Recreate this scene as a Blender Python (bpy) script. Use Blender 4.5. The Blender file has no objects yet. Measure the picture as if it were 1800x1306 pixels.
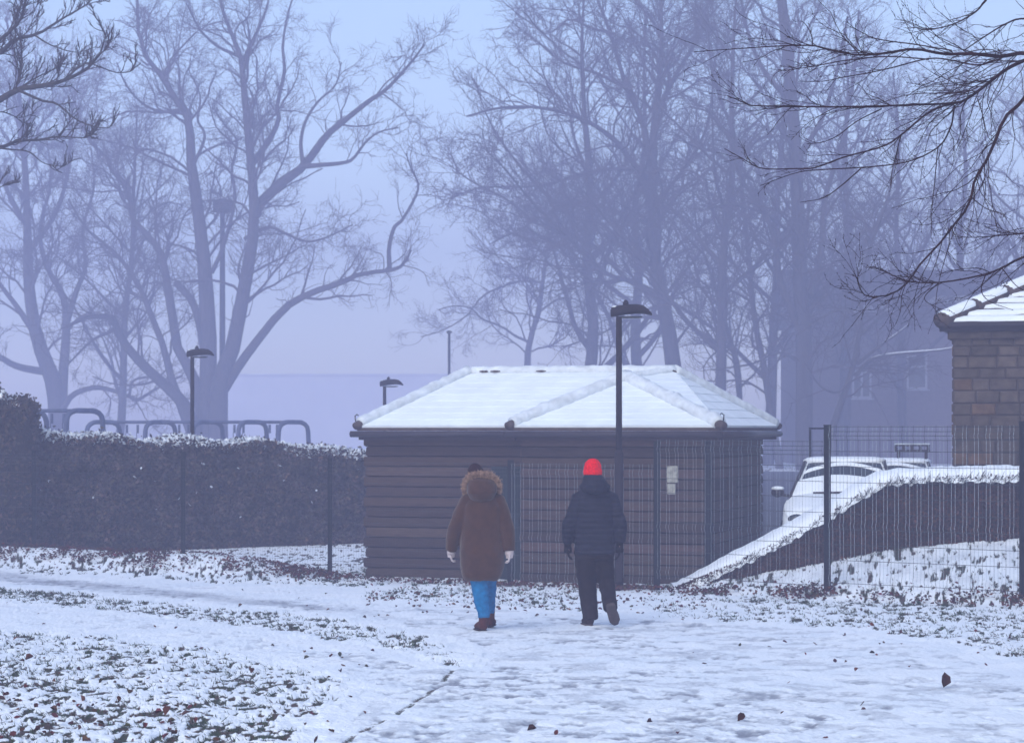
import bpy, bmesh, math, random
import numpy as np
from mathutils import Vector, Matrix, noise as mnoise

random.seed(7)
RNG = np.random.default_rng(11)
sc = bpy.context.scene
COL = sc.collection

# ---------------------------------------------------------------- survey of the place
# camera on a slight rise: eye 2.07 m above the spot where the man stands
F, CX, HY, H = 3600.0, 900.0, 755.0, 2.07


def W(x, y, Y):
    """world point seen at photo position (x, y) at distance Y"""
    return np.array([(x - CX) / F * Y, Y, H - (y - HY) / F * Y])


FX = np.array([-30.0, -11.0, -8.17, -5.33, -2.80, -0.02, 2.00, 4.08, 6.24, 8.5, 30.0])
FY = np.array([50.0, 36.8, 35.0, 33.2, 31.5, 29.6, 28.3, 26.5, 25.0, 23.4, 9.0])


def smooth(t):
    t = np.clip(t, 0, 1)
    return t * t * (3 - 2 * t)


def fence_y(X):
    return np.interp(X, FX, FY)


def hedge_y(X):
    return np.interp(X, [2.38, 4.3, 6.9], [28.6, 27.8, 27.6])


def hgt(X, Y):
    X = np.asarray(X, float)
    Y = np.asarray(Y, float)
    z = -0.022 * (np.minimum(Y, 31) - 21.6)
    fy = fence_y(X)
    z = z + 0.27 * smooth((-X - 2.0) / 3.0) * np.exp(-((Y - fy + 0.1) / 0.9) ** 2)
    d = np.interp(X, [2.2, 4.3, 5.1, 6.9, 12], [0, .43, .62, .75, .85])
    hy = np.maximum(hedge_y(X), fy + 0.8)
    z = z + d * np.clip((Y - fy + 0.5) / (hy - fy + 0.5), 0, 1) * (1 - .85 * smooth((Y - 28.6) / 1.3))
    return z


def gz(X, Y):
    return float(hgt(X, Y))


# ---------------------------------------------------------------- numpy noise
def _hash(ix, iy, seed):
    h = (ix.astype(np.int64) * 374761393 + iy.astype(np.int64) * 668265263 + seed * 974634777) & 0xFFFFFFFF
    h = ((h ^ (h >> 13)) * 1274126177) & 0xFFFFFFFF
    h = (h ^ (h >> 16)) & 0xFFFFFFFF
    return h.astype(np.float64) / 4294967295.0


def vnoise(x, y, seed=0):
    ix = np.floor(x)
    iy = np.floor(y)
    fx = x - ix
    fy = y - iy
    fx = fx * fx * fx * (fx * (fx * 6 - 15) + 10)
    fy = fy * fy * fy * (fy * (fy * 6 - 15) + 10)
    a = _hash(ix, iy, seed)
    b = _hash(ix + 1, iy, seed)
    c = _hash(ix, iy + 1, seed)
    d = _hash(ix + 1, iy + 1, seed)
    return (a * (1 - fx) + b * fx) * (1 - fy) + (c * (1 - fx) + d * fx) * fy


def fbm(x, y, seed=0, octv=3, gain=.5):
    s = 0
    a = 1
    t = 0
    for k in range(octv):
        c, q = math.cos(.7 * k), math.sin(.7 * k)
        s = s + a * vnoise((x * c - y * q) * 2 ** k + 13.7 * k, (x * q + y * c) * 2 ** k - 7.1 * k, seed + k)
        t += a
        a *= gain
    return s / t


# ---------------------------------------------------------------- materials
def mat(name, color, rough=.8, var=.25, scale=6.0, bump=0.0, bscale=30.0, stretch=None, metal=0.0, attr=None, spec=.12, sheen=0.0):
    m = bpy.data.materials.new(name)
    m.use_nodes = True
    nt = m.node_tree
    N, L = nt.nodes, nt.links
    b = N['Principled BSDF']
    b.inputs['Roughness'].default_value = rough
    b.inputs['Metallic'].default_value = metal
    b.inputs['Specular IOR Level'].default_value = spec
    if sheen:
        b.inputs['Sheen Weight'].default_value = sheen
    tc = N.new('ShaderNodeTexCoord')
    mp = N.new('ShaderNodeMapping')
    if stretch:
        mp.inputs['Scale'].default_value = stretch
    L.new(tc.outputs['Object'], mp.inputs['Vector'])
    nz = N.new('ShaderNodeTexNoise')
    nz.inputs['Scale'].default_value = scale
    nz.inputs['Detail'].default_value = 5
    L.new(mp.outputs['Vector'], nz.inputs['Vector'])
    mx = N.new('ShaderNodeMix')
    mx.data_type = 'RGBA'
    mx.inputs['A'].default_value = (*[c * (1 - var) for c in color], 1)
    mx.inputs['B'].default_value = (*[min(1, c * (1 + var)) for c in color], 1)
    rp = N.new('ShaderNodeMapRange')
    rp.inputs['From Min'].default_value = .3
    rp.inputs['From Max'].default_value = .7
    L.new(nz.outputs['Fac'], rp.inputs['Value'])
    L.new(rp.outputs['Result'], mx.inputs['Factor'])
    out = mx.outputs['Result']
    if attr:
        at = N.new('ShaderNodeAttribute')
        at.attribute_name = attr
        mu = N.new('ShaderNodeMix')
        mu.data_type = 'RGBA'
        mu.blend_type = 'MULTIPLY'
        mu.inputs['Factor'].default_value = 1
        L.new(out, mu.inputs['A'])
        L.new(at.outputs['Color'], mu.inputs['B'])
        out = mu.outputs['Result']
    L.new(out, b.inputs['Base Color'])
    if bump:
        n2 = N.new('ShaderNodeTexNoise')
        n2.inputs['Scale'].default_value = bscale
        n2.inputs['Detail'].default_value = 4
        L.new(mp.outputs['Vector'], n2.inputs['Vector'])
        bp = N.new('ShaderNodeBump')
        bp.inputs['Strength'].default_value = bump
        bp.inputs['Distance'].default_value = .02
        L.new(n2.outputs['Fac'], bp.inputs['Height'])
        L.new(bp.outputs['Normal'], b.inputs['Normal'])
    return m


SNOWC = (.84, .87, .90)
M = {}
M['snow'] = mat('snow', SNOWC, .75, .04, 3, .5, 45)
M['roofsnow'] = mat('roof_snow', (.77, .81, .84), .8, .06, 2.5, .8, 11)
M['ridgesnow_shade'] = mat('thin_ridge_snow_painted_shade', (.62, .655, .69), .85, .16, 7, .8, 22)  # thin snow, greyed so the shading of the rolls sits in the colour
M['wood'] = mat('weathered_boards', (.056, .034, .026), .8, .3, 5, .5, 25, (1, 1, 9), attr='tone')
M['tile'] = mat('dark_roof_tile', (.07, .05, .045), .7, .3, 8, .3, 40)
M['fascia'] = mat('dark_painted_fascia', (.045, .03, .035), .6, .2, 4)
M['gutter'] = mat('dark_plastic_gutter', (.035, .028, .035), .45, .15, 4)
M['metal'] = mat('dark_painted_steel', (.007, .008, .010), .7, .2, 9, .1, 60)
M['lampmetal'] = mat('brown_black_lamp_paint', (.018, .012, .015), .7, .25, 6, .1, 60)
M['green'] = mat('dark_green_door_paint', (.011, .017, .019), .7, .2, 5)
M['wire'] = mat('dark_coated_wire', (.05, .055, .06), .5, .2, 20)
M['frost'] = mat('frosted_wire', (.40, .45, .50), .8, .1, 20)
M['paper'] = mat('weathered_paper', (.30, .29, .25), .9, .4, 14)
M['bark'] = mat('dark_wet_bark', (.048, .040, .042), .9, .4, 9, .8, 25, (1, 1, .25))
M['twig'] = mat('dark_twig_bark', (.050, .036, .040), .9, .3, 4)
M['neartwig'] = mat('near_reddish_bark', (.022, .006, .007), .9, .4, 14, .3, 60)
M['brick'] = None
M['hedge'] = mat('hedge_leaf', (.056, .041, .034), .8, .6, 3, attr='tone')
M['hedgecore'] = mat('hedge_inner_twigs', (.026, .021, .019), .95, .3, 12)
M['brownhedge'] = mat('brown_hedge_leaf', (.056, .026, .018), .9, .45, 5, attr='tone')
M['grass'] = mat('winter_grass', (.036, .056, .026), .8, .4, 3, attr='tone')
M['leaf'] = mat('dead_leaf', (.080, .036, .024), .85, .45, 5, attr='tone')
M['stone'] = mat('sandstone_block', (.078, .060, .050), .9, .3, 7, .7, 22, attr='tone')
M['mortar'] = mat('dark_mortar', (.05, .038, .034), .95, .2, 12)
M['housebrick'] = mat('house_wall', (.13, .10, .10), .9, .2, 5, .2, 12)
M['white'] = mat('white_frame', (.75, .76, .78), .6, .06, 5)
M['framegrey'] = mat('grey_frame', (.36, .36, .38), .7, .06, 5)
M['glass'] = mat('dark_window_glass', (.03, .035, .04), .12, .2, 2, spec=.5)
M['swing'] = mat('blue_grey_painted_tube', (.085, .10, .17), .6, .2, 5)
M['car'] = mat('frosted_silver_paint', (.72, .75, .78), .7, .10, 4, .2, 25)
M['frostglass'] = mat('snow_frosted_glass', (.45, .49, .53), .6, .25, 5)
M['tyre'] = mat('black_rubber', (.02, .02, .02), .9, .2, 20)
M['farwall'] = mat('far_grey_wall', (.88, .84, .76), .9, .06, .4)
# clothes
M['skin'] = mat('skin', (.50, .30, .23), .6, .08, 20)
M['parka'] = mat('brown_parka_cloth', (.050, .021, .010), .92, .2, 14, .35, 120, sheen=.2)
M['fur'] = mat('tan_fur', (.36, .23, .16), .9, .6, 30)
M['hatdark'] = mat('dark_maroon_knit', (.03, .013, .014), .95, .25, 60, .6, 160)
M['leggings'] = mat('turquoise_blue_denim', (.003, .125, .30), .9, .25, 25, .2, 150)
M['boot'] = mat('brown_suede_boot', (.055, .014, .010), .85, .25, 20, .2, 80)
M['pale'] = mat('pale_knit_glove', (.50, .42, .42), .95, .15, 60, .5, 150)
M['navy'] = mat('dark_navy_padded_cloth', (.012, .012, .022), .75, .25, 12, .25, 90)
M['trouser'] = mat('black_brown_trouser', (.014, .009, .010), .9, .25, 14, .3, 70)
M['glove'] = mat('black_glove', (.008, .007, .010), .8, .2, 30, .2, 100)
M['shoe'] = mat('dark_walking_boot', (.022, .012, .012), .8, .3, 25, .2, 80)
M['sole'] = mat('grey_rubber_sole', (.06, .045, .045), .8, .2, 25)
M['red'] = mat('bright_red_knit', (.80, .001, .005), .9, .3, 60, .7, 170)


# ---------------------------------------------------------------- object helpers
def tag(o, label=None, cat=None, group=None, kind=None):
    if label:
        o['label'] = label
    if cat:
        o['category'] = cat
    if group:
        o['group'] = group
    if kind:
        o['kind'] = kind
    return o


def thing(name, label, cat, loc=(0, 0, 0), rz=0.0, group=None):
    o = bpy.data.objects.new(name, None)
    o.empty_display_size = .2
    COL.objects.link(o)
    o.location = loc
    o.rotation_euler = (0, 0, rz)
    return tag(o, label, cat, group)


def link(name, me, m=None, parent=None):
    o = bpy.data.objects.new(name, me)
    COL.objects.link(o)
    if m is not None:
        for k in (m if isinstance(m, (list, tuple)) else [m]):
            me.materials.append(k)
    if parent is not None:
        o.parent = parent
    return o


class MB:
    """collects polygons; build() links them as one mesh object"""

    def __init__(s):
        s.v, s.f, s.t, s.mi = [], [], [], []
        s.cur = (1, 1, 1)
        s.m = 0

    def add(s, vs, fs):
        k = len(s.v)
        s.v += [tuple(map(float, p)) for p in vs]
        s.f += [tuple(k + i for i in f) for f in fs]
        s.t += [s.cur] * len(vs)
        s.mi += [s.m] * len(fs)

    def quad(s, a, b, c, d):
        s.add([a, b, c, d], [(0, 1, 2, 3)])

    def box(s, o, ax, ay, az):
        o, ax, ay, az = (np.array(q, float) for q in (o, ax, ay, az))
        vs = [o, o + ax, o + ax + ay, o + ay, o + az, o + ax + az, o + ax + ay + az, o + ay + az]
        s.add(vs, [(0, 3, 2, 1), (4, 5, 6, 7), (0, 1, 5, 4), (1, 2, 6, 5), (2, 3, 7, 6), (3, 0, 4, 7)])

    def cbox(s, c, sx, sy, sz):
        c = np.array(c, float)
        s.box(c - np.array([sx, sy, sz]) / 2, (sx, 0, 0), (0, sy, 0), (0, 0, sz))

    def tube(s, pts, rad, n=8, caps=True, ry=None):
        pts = np.array(pts, float)
        k = len(pts)
        rad = np.full(k, rad, float) if np.isscalar(rad) else np.array(rad, float)
        ry = rad if ry is None else (np.full(k, ry, float) if np.isscalar(ry) else np.array(ry, float))
        tg = np.gradient(pts, axis=0)
        tg /= np.linalg.norm(tg, axis=1)[:, None] + 1e-9
        ref = np.array([0, 0, 1.0]) if abs(tg[:, 2]).mean() < .8 else np.array([0, 1.0, 0])
        vs = []
        a = np.cross(ref, tg[0])
        if np.linalg.norm(a) < .05:
            a = np.cross(np.array([1.0, .2, 0]), tg[0])
        for i in range(k):
            a = a - tg[i] * np.dot(a, tg[i])
            a /= np.linalg.norm(a) + 1e-9
            b = np.cross(tg[i], a)
            for j in range(n):
                q = 2 * math.pi * j / n
                vs.append(pts[i] + a * math.cos(q) * rad[i] + b * math.sin(q) * ry[i])
        fs = [(i * n + j, i * n + (j + 1) % n, (i + 1) * n + (j + 1) % n, (i + 1) * n + j) for i in range(k - 1) for j in range(n)]
        if caps:
            fs += [tuple(range(n - 1, -1, -1)), tuple((k - 1) * n + j for j in range(n))]
        s.add(vs, fs)

    def loft(s, rings, n=20, power=2.0):
        """rings: (center xyz, rx, ry) stacked in z"""
        vs = []
        for c, rx, ry in rings:
            for j in range(n):
                q = 2 * math.pi * j / n
                cq, sq = math.cos(q), math.sin(q)
                e = 2.0 / power
                vs.append((c[0] + rx * math.copysign(abs(cq) ** e, cq), c[1] + ry * math.copysign(abs(sq) ** e, sq), c[2]))
        k = len(rings)
        fs = [(i * n + j, i * n + (j + 1) % n, (i + 1) * n + (j + 1) % n, (i + 1) * n + j) for i in range(k - 1) for j in range(n)]
        fs += [tuple(range(n - 1, -1, -1)), tuple((k - 1) * n + j for j in range(n))]
        s.add(vs, fs)

    def ball(s, c, rx, ry, rz, n=16, m=10):
        rings = []
        for i in range(m + 1):
            a = -math.pi / 2 + math.pi * i / m
            r = max(.03, math.cos(a))
            rings.append(((c[0], c[1], c[2] + rz * math.sin(a)), rx * r, ry * r))
        s.loft(rings, n)

    def build(s, name, m, parent=None, smooth_shade=False, tone=False):
        me = bpy.data.meshes.new(name)
        me.from_pydata(s.v, [], s.f)
        if tone:
            at = me.attributes.new('tone', 'FLOAT_COLOR', 'POINT')
            at.data.foreach_set('color', np.array([(*t, 1) for t in s.t], np.float32).ravel())
        o = link(name, me, m, parent)
        if any(s.mi):
            me.polygons.foreach_set('material_index', s.mi)
        if smooth_shade:
            me.polygons.foreach_set('use_smooth', [True] * len(me.polygons))
        me.update()
        return o


def np_mesh(name, V, Fq, m, parent=None, tone=None, smooth_shade=False):
    """V (n,3) and Fq (k, 3 or 4) arrays -> mesh object, quickly"""
    me = bpy.data.meshes.new(name)
    n, k, c = len(V), len(Fq), Fq.shape[1]
    me.vertices.add(n)
    me.vertices.foreach_set('co', V.astype(np.float32).ravel())
    me.loops.add(k * c)
    me.loops.foreach_set('vertex_index', Fq.astype(np.int32).ravel())
    me.polygons.add(k)
    me.polygons.foreach_set('loop_start', np.arange(0, k * c, c, dtype=np.int32))
    me.polygons.foreach_set('loop_total', np.full(k, c, np.int32))
    if smooth_shade:
        me.polygons.foreach_set('use_smooth', np.ones(k, bool))
    if tone is not None:
        at = me.attributes.new('tone', 'FLOAT_COLOR', 'POINT')
        at.data.foreach_set('color', np.concatenate([tone, np.ones((n, 1))], 1).astype(np.float32).ravel())
    me.update(calc_edges=True)
    me.validate()
    return link(name, me, m, parent)


def copy_tree(o, parent=None):
    c = o.copy()
    COL.objects.link(c)
    c.parent = parent
    for ch in list(o.children):
        copy_tree(ch, c)
    return c


# ================================================================ GROUND AND PATH
def poly_dist_in(px, py, poly):
    """signed distance (inside positive) of points to polygon"""
    poly = np.array(poly, float)
    inside = np.zeros(px.shape, bool)
    dmin = np.full(px.shape, 1e9)
    k = len(poly)
    for i in range(k):
        x0, y0 = poly[i]
        x1, y1 = poly[(i + 1) % k]
        cond = ((y0 > py) != (y1 > py))
        xi = (x1 - x0) * (py - y0) / (y1 - y0 + 1e-12) + x0
        inside ^= cond & (px < xi)
        ex, ey = x1 - x0, y1 - y0
        t = np.clip(((px - x0) * ex + (py - y0) * ey) / (ex * ex + ey * ey + 1e-12), 0, 1)
        dmin = np.minimum(dmin, np.hypot(px - x0 - t * ex, py - y0 - t * ey))
    return np.where(inside, dmin, -dmin)


def line_dist(px, py, pl):
    pl = np.array(pl, float)
    d = np.full(px.shape, 1e9)
    for (x0, y0), (x1, y1) in zip(pl[:-1], pl[1:]):
        ex, ey = x1 - x0, y1 - y0
        t = np.clip(((px - x0) * ex + (py - y0) * ey) / (ex * ex + ey * ey + 1e-12), 0, 1)
        d = np.minimum(d, np.hypot(px - x0 - t * ex, py - y0 - t * ey))
    return d


def plan(x, y):
    """photo position on the sloping ground -> plan coordinates"""
    Y = 1.595 / ((y - HY) / F - .022)
    return ((x - CX) / F * Y, Y)


def planl(pts):
    return [plan(*p) for p in pts]


LAWN = planl([(-900, 1060), (0, 1104), (200, 1116), (400, 1140), (560, 1172), (640, 1200), (622, 1240), (545, 1306), (440, 1420), (300, 1600), (-1500, 1600)])
STRIP = planl([(-700, 990), (0, 1030), (150, 1042), (300, 1060), (600, 1086), (760, 1120), (815, 1152), (790, 1168), (700, 1142), (500, 1110), (250, 1080), (0, 1053), (-700, 1010)])
TRACK = planl([(-700, 972), (0, 1004), (300, 1030), (600, 1060), (810, 1090), (800, 1106), (600, 1083), (300, 1057), (0, 1026), (-700, 986)])
VERGE = planl([(1090, 1035), (1800, 1035), (2600, 1050), (2600, 1400), (2000, 1260), (1800, 1196), (1650, 1142), (1450, 1106), (1250, 1096), (1090, 1086)])
FAR_VERGE = planl([(560, 1052), (700, 1012), (1110, 1030), (1110, 1084), (980, 1078), (860, 1070)])
KERB = planl([(803, 1166), (772, 1203), (735, 1228), (700, 1250), (650, 1276), (618, 1293), (560, 1335)])
WALK = planl([(860, 1100), (960, 1190), (1050, 1320), (1080, 1500)])


def fields(X, Y):
    """grassiness (0 snow .. 1 bare lawn), is_path, slush"""
    wob = (fbm(X * 2.2, Y * 2.2, 5) - .5) * .35
    gl = smooth((poly_dist_in(X, Y, LAWN) + wob + .18) / .5)
    gs = smooth((poly_dist_in(X, Y, STRIP) + wob + .35) / .6)
    gv = smooth((poly_dist_in(X, Y, VERGE) + wob) / .6)
    gf = smooth((poly_dist_in(X, Y, FAR_VERGE) + wob) / .7)
    fy = fence_y(X)
    inside = smooth((Y - fy) / .5)
    upper = smooth((Y - (fy - 3.2) + wob * 3) / 1.6) * smooth((-X - .8) / 1.5)
    near = smooth((24 - Y) / 10)
    grass = np.maximum.reduce([gl * (.42 + .08 * near), gs * .50, gv * (.42 + .05 * smooth((X - 2.4) / 2)), gf * .45, upper * .46, inside * .46])
    kd = line_dist(X, Y, KERB)
    kerb = np.exp(-(kd / .034) ** 2)
    track = smooth((poly_dist_in(X, Y, TRACK) + wob * .8) / .7)
    front = Y < fy - .4
    path = front & (poly_dist_in(X, Y, LAWN) < -.1) & (poly_dist_in(X, Y, STRIP) < -.3) & (poly_dist_in(X, Y, VERGE) < 0) & (poly_dist_in(X, Y, FAR_VERGE) < 0) & ~((Y > fy - 2.9) & (X < -.8)) & (np.abs(X) < 14)
    return grass, path, track, kerb, inside


def ground_grid():
    us = np.concatenate([np.linspace(-1.2, -.36, 60)[:-1], np.linspace(-.36, .36, 1330), np.linspace(.36, 1.2, 60)[1:]])
    ys = []
    y = 1700.0
    while y > 822:
        ys.append(1.595 / ((y - HY) / F - .022) if y > 1012 else None)
        y -= 1.35
    ys = [q for q in ys if q]
    Y0 = ys[-1]
    ext = []
    step = .16
    while Y0 < 290:
        Y0 += step
        step *= 1.035
        ext.append(Y0)
    ys = np.array([2.0, 4.0] + [q for q in ys if q > 4.2] + ext)
    U, Yg = np.meshgrid(us, ys)
    X = U * np.maximum(Yg, 6)
    return X, Yg


def build_ground():
    X, Y = ground_grid()
    R, C = X.shape
    grass, path, track, kerb, inside = fields(X, Y)
    # clumpy cover: fine noise decides where the lawn pokes through
    n1 = fbm(X * 19, Y * 10.0, 21, 3, .62)
    n2 = fbm(X * 2.9, Y * 2.2, 31, 2)
    gapv = n1 * .78 + n2 * .22
    gap = .88 * smooth((gapv - (1.02 - grass)) / .20 + .5) * smooth(grass / .2)
    # trodden places on the path
    walk = np.exp(-(line_dist(X, Y, WALK) / 1.9) ** 2)
    p1 = fbm(X * 9, Y * 8, 41, 3, .6)
    p2 = fbm(X * 1.6, Y * 1.2, 47, 2)
    trod = smooth((p1 * .65 + p2 * .35 - .545 + .045 * walk) / .2) * path
    slush = np.clip(trod * (.45 + .22 * walk) + path * smooth((X + 2.0) / 1.6) * .45 * smooth((fbm(X * 4.1, Y * 4.6, 91, 4, .65) - .44) / .2) + .34 * inside * (X > 1.5) * smooth((fbm(X * 4, Y * 3, 95, 3) - .3) / .3) + track * (.55 + .5 * (fbm(X * .9, Y * 3, 3) - .5)), 0, 1)
    gap = np.maximum(gap, kerb * smooth((fbm(X * 9, Y * 6, 8) - .28) / .25) * .72)
    z = hgt(X, Y)
    lump = (fbm(X * 6, Y * 5, 51, 3, .6) - .5) * .05 * (grass > .1) + (fbm(X * 3.5, Y * 3, 55, 3) - .5) * .03
    fade = smooth((45 - Y) / 20)
    z = z + fade * (lump - gap * .022 - trod * .014 + (n1 - .5) * .012)
    V = np.stack([X, Y, z], -1).reshape(-1, 3)
    idx = np.arange(R * C).reshape(R, C)
    Q = np.stack([idx[:-1, :-1], idx[:-1, 1:], idx[1:, 1:], idx[1:, :-1]], -1).reshape(-1, 4)
    fp = path[:-1, :-1].reshape(-1)
    m = ground_mat()
    for name, sel in (('ground', ~fp), ('path', fp)):
        q = Q[sel]
        used = np.unique(q)
        remap = np.zeros(R * C, np.int64)
        remap[used] = np.arange(len(used))
        o = np_mesh(name, V[used], remap[q], m, smooth_shade=True)
        me = o.data
        for an, arr in (('gap', gap), ('slush', slush), ('inside', inside)):
            at = me.attributes.new(an, 'FLOAT', 'POINT')
            at.data.foreach_set('value', arr.reshape(-1)[used].astype(np.float32))
        tag(o, kind='structure')
    return X, Y, gap, grass


def ground_mat():
    m = bpy.data.materials.new('snowy_ground')
    m.use_nodes = True
    N, L = m.node_tree.nodes, m.node_tree.links
    b = N['Principled BSDF']
    b.inputs['Roughness'].default_value = .7
    b.inputs['Specular IOR Level'].default_value = .25
    tc = N.new('ShaderNodeTexCoord')

    def noise(scale, detail=4):
        n = N.new('ShaderNodeTexNoise')
        n.inputs['Scale'].default_value = scale
        n.inputs['Detail'].default_value = detail
        L.new(tc.outputs['Object'], n.inputs['Vector'])
        return n.outputs['Fac']

    def ramp(v, a, b_):
        r = N.new('ShaderNodeMapRange')
        r.interpolation_type = 'SMOOTHSTEP'
        r.inputs['From Min'].default_value = a
        r.inputs['From Max'].default_value = b_
        L.new(v, r.inputs['Value'])
        return r.outputs['Result']

    def mix(f, A, B):
        x = N.new('ShaderNodeMix')
        x.data_type = 'RGBA'
        if hasattr(f, 'is_linked'):
            L.new(f, x.inputs['Factor'])
        for s, q in (('A', A), ('B', B)):
            if isinstance(q, tuple):
                x.inputs[s].default_value = (*q, 1)
            else:
                L.new(q, x.inputs[s])
        return x.outputs['Result']

    def attr(n):
        a = N.new('ShaderNodeAttribute')
        a.attribute_name = n
        return a.outputs['Fac']

    def math_(op, a, b_):
        x = N.new('ShaderNodeMath')
        x.operation = op
        for i, q in enumerate((a, b_)):
            if isinstance(q, (int, float)):
                x.inputs[i].default_value = q
            else:
                L.new(q, x.inputs[i])
        return x.outputs[0]

    snow = mix(ramp(noise(1.4, 3), .3, .7), (.80, .84, .88), (.87, .89, .91))
    wet = mix(ramp(noise(5), .35, .7), (.36, .38, .43), (.24, .25, .29))
    soil = mix(ramp(noise(9), .4, .62), (.038, .046, .024), (.075, .042, .030))
    g = math_('ADD', attr('gap'), math_('MULTIPLY', math_('SUBTRACT', noise(55, 3), .5), .9))
    s1 = mix(ramp(math_('ADD', attr('slush'), math_('MULTIPLY', math_('SUBTRACT', noise(16, 4), .5), .5)), .05, 1.0), snow, wet)
    L.new(mix(ramp(g, .38, .72), s1, soil), b.inputs['Base Color'])
    bp = N.new('ShaderNodeBump')
    bp.inputs['Strength'].default_value = .55
    bp.inputs['Distance'].default_value = .03
    L.new(noise(26, 5), bp.inputs['Height'])
    L.new(bp.outputs['Normal'], b.inputs['Normal'])
    return m


GX, GY, GGAP, GGRASS = build_ground()


def scatter_blades():
    """grass blades where the lawn pokes through the snow"""
    w = (GGAP ** 1.5) * (GGRASS > .1) * (np.abs(GX) < .29 * GY) * (GY < 34) * (GY > 9)
    p = w * np.minimum(1, (GY / 16.0)) * np.gradient(GY, axis=0) * .0005 * GY
    p = p.reshape(-1)
    p = p / p.sum()
    n = 34000
    ii = RNG.choice(len(p), n, p=p)
    X = GX.reshape(-1)[ii] + RNG.normal(0, .012, n)
    Y = GY.reshape(-1)[ii] + RNG.normal(0, .03, n)
    z = hgt(X, Y) - .01
    h = RNG.uniform(.012, .042, n) * (1 + .25 * (RNG.random(n) < .08))
    a = RNG.uniform(0, 2 * math.pi, n)
    lean = RNG.normal(0, .5, (n, 2)) * h[:, None] + np.array([-.35, 0]) * h[:, None]
    wd = RNG.uniform(.0025, .005, n) * np.maximum(1, Y / 16)
    dx, dy = np.cos(a) * wd, np.sin(a) * wd
    V = np.stack([np.stack([X - dx, Y - dy, z], 1), np.stack([X + dx, Y + dy, z], 1), np.stack([X + lean[:, 0], Y + lean[:, 1], z + h], 1)], 1).reshape(-1, 3)
    Fq = np.arange(3 * n).reshape(n, 3)
    t = np.repeat(np.stack([RNG.uniform(.6, 1.5, n), RNG.uniform(.7, 1.3, n), RNG.uniform(.6, 1.2, n)], 1), 3, axis=0)
    o = np_mesh('grass', V, Fq, M['grass'], tone=t)
    tag(o, 'short winter grass poking through the thin snow', 'grass', kind='stuff')


scatter_blades()


def car_park():
    # wet tarmac yard beyond the shed, cleared of snow
    xs, ys = np.linspace(3.9, 46, 90), np.linspace(37, 104, 90)
    X, Y = np.meshgrid(xs, ys)
    X = X + (Y - 37) * .115
    V = np.stack([X, Y, hgt(X, Y) + .03], -1).reshape(-1, 3)
    idx = np.arange(90 * 90).reshape(90, 90)
    Q = np.stack([idx[:-1, :-1], idx[:-1, 1:], idx[1:, 1:], idx[1:, :-1]], -1).reshape(-1, 4)
    o = np_mesh('car_park', V, Q, mat('wet_tarmac', (.05, .048, .052), .75, .35, 1.2, .2, 20))
    tag(o, kind='structure')


car_park()


def leaf_geo(x, y, z, size, yaw, tilt, roll, curl):
    """arrays -> leaf-shaped blades, 8 verts / 3 quads bent along the midrib"""
    n = len(x)
    base = np.array([[-.5, 0, 0], [-.18, -.30, 1], [-.18, .30, 1], [.2, -.26, .9], [.2, .26, .9], [.5, 0, .2], [-.18, 0, 0], [.2, 0, 0]])
    P = np.repeat(base[None], n, 0)
    P[:, :, 2] *= curl[:, None]
    P *= size[:, None, None]

    def rot(P, a, i, j):
        c, s = np.cos(a)[:, None], np.sin(a)[:, None]
        u, v = P[:, :, i].copy(), P[:, :, j].copy()
        P[:, :, i] = u * c - v * s
        P[:, :, j] = u * s + v * c
    rot(P, roll, 1, 2)
    rot(P, tilt, 0, 2)
    rot(P, yaw, 0, 1)
    P += np.stack([x, y, z], 1)[:, None]
    f = np.array([[0, 1, 6, 0], [0, 6, 2, 0], [1, 3, 7, 6], [6, 7, 4, 2], [3, 5, 7, 3], [7, 5, 4, 7]])
    tri = np.array([[0, 1, 6], [0, 6, 2], [1, 3, 7], [1, 7, 6], [6, 7, 4], [6, 4, 2], [3, 5, 7], [7, 5, 4]])
    Fq = (np.arange(n)[:, None, None] * 8 + tri[None]).reshape(-1, 3)
    return P.reshape(-1, 3), Fq


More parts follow.
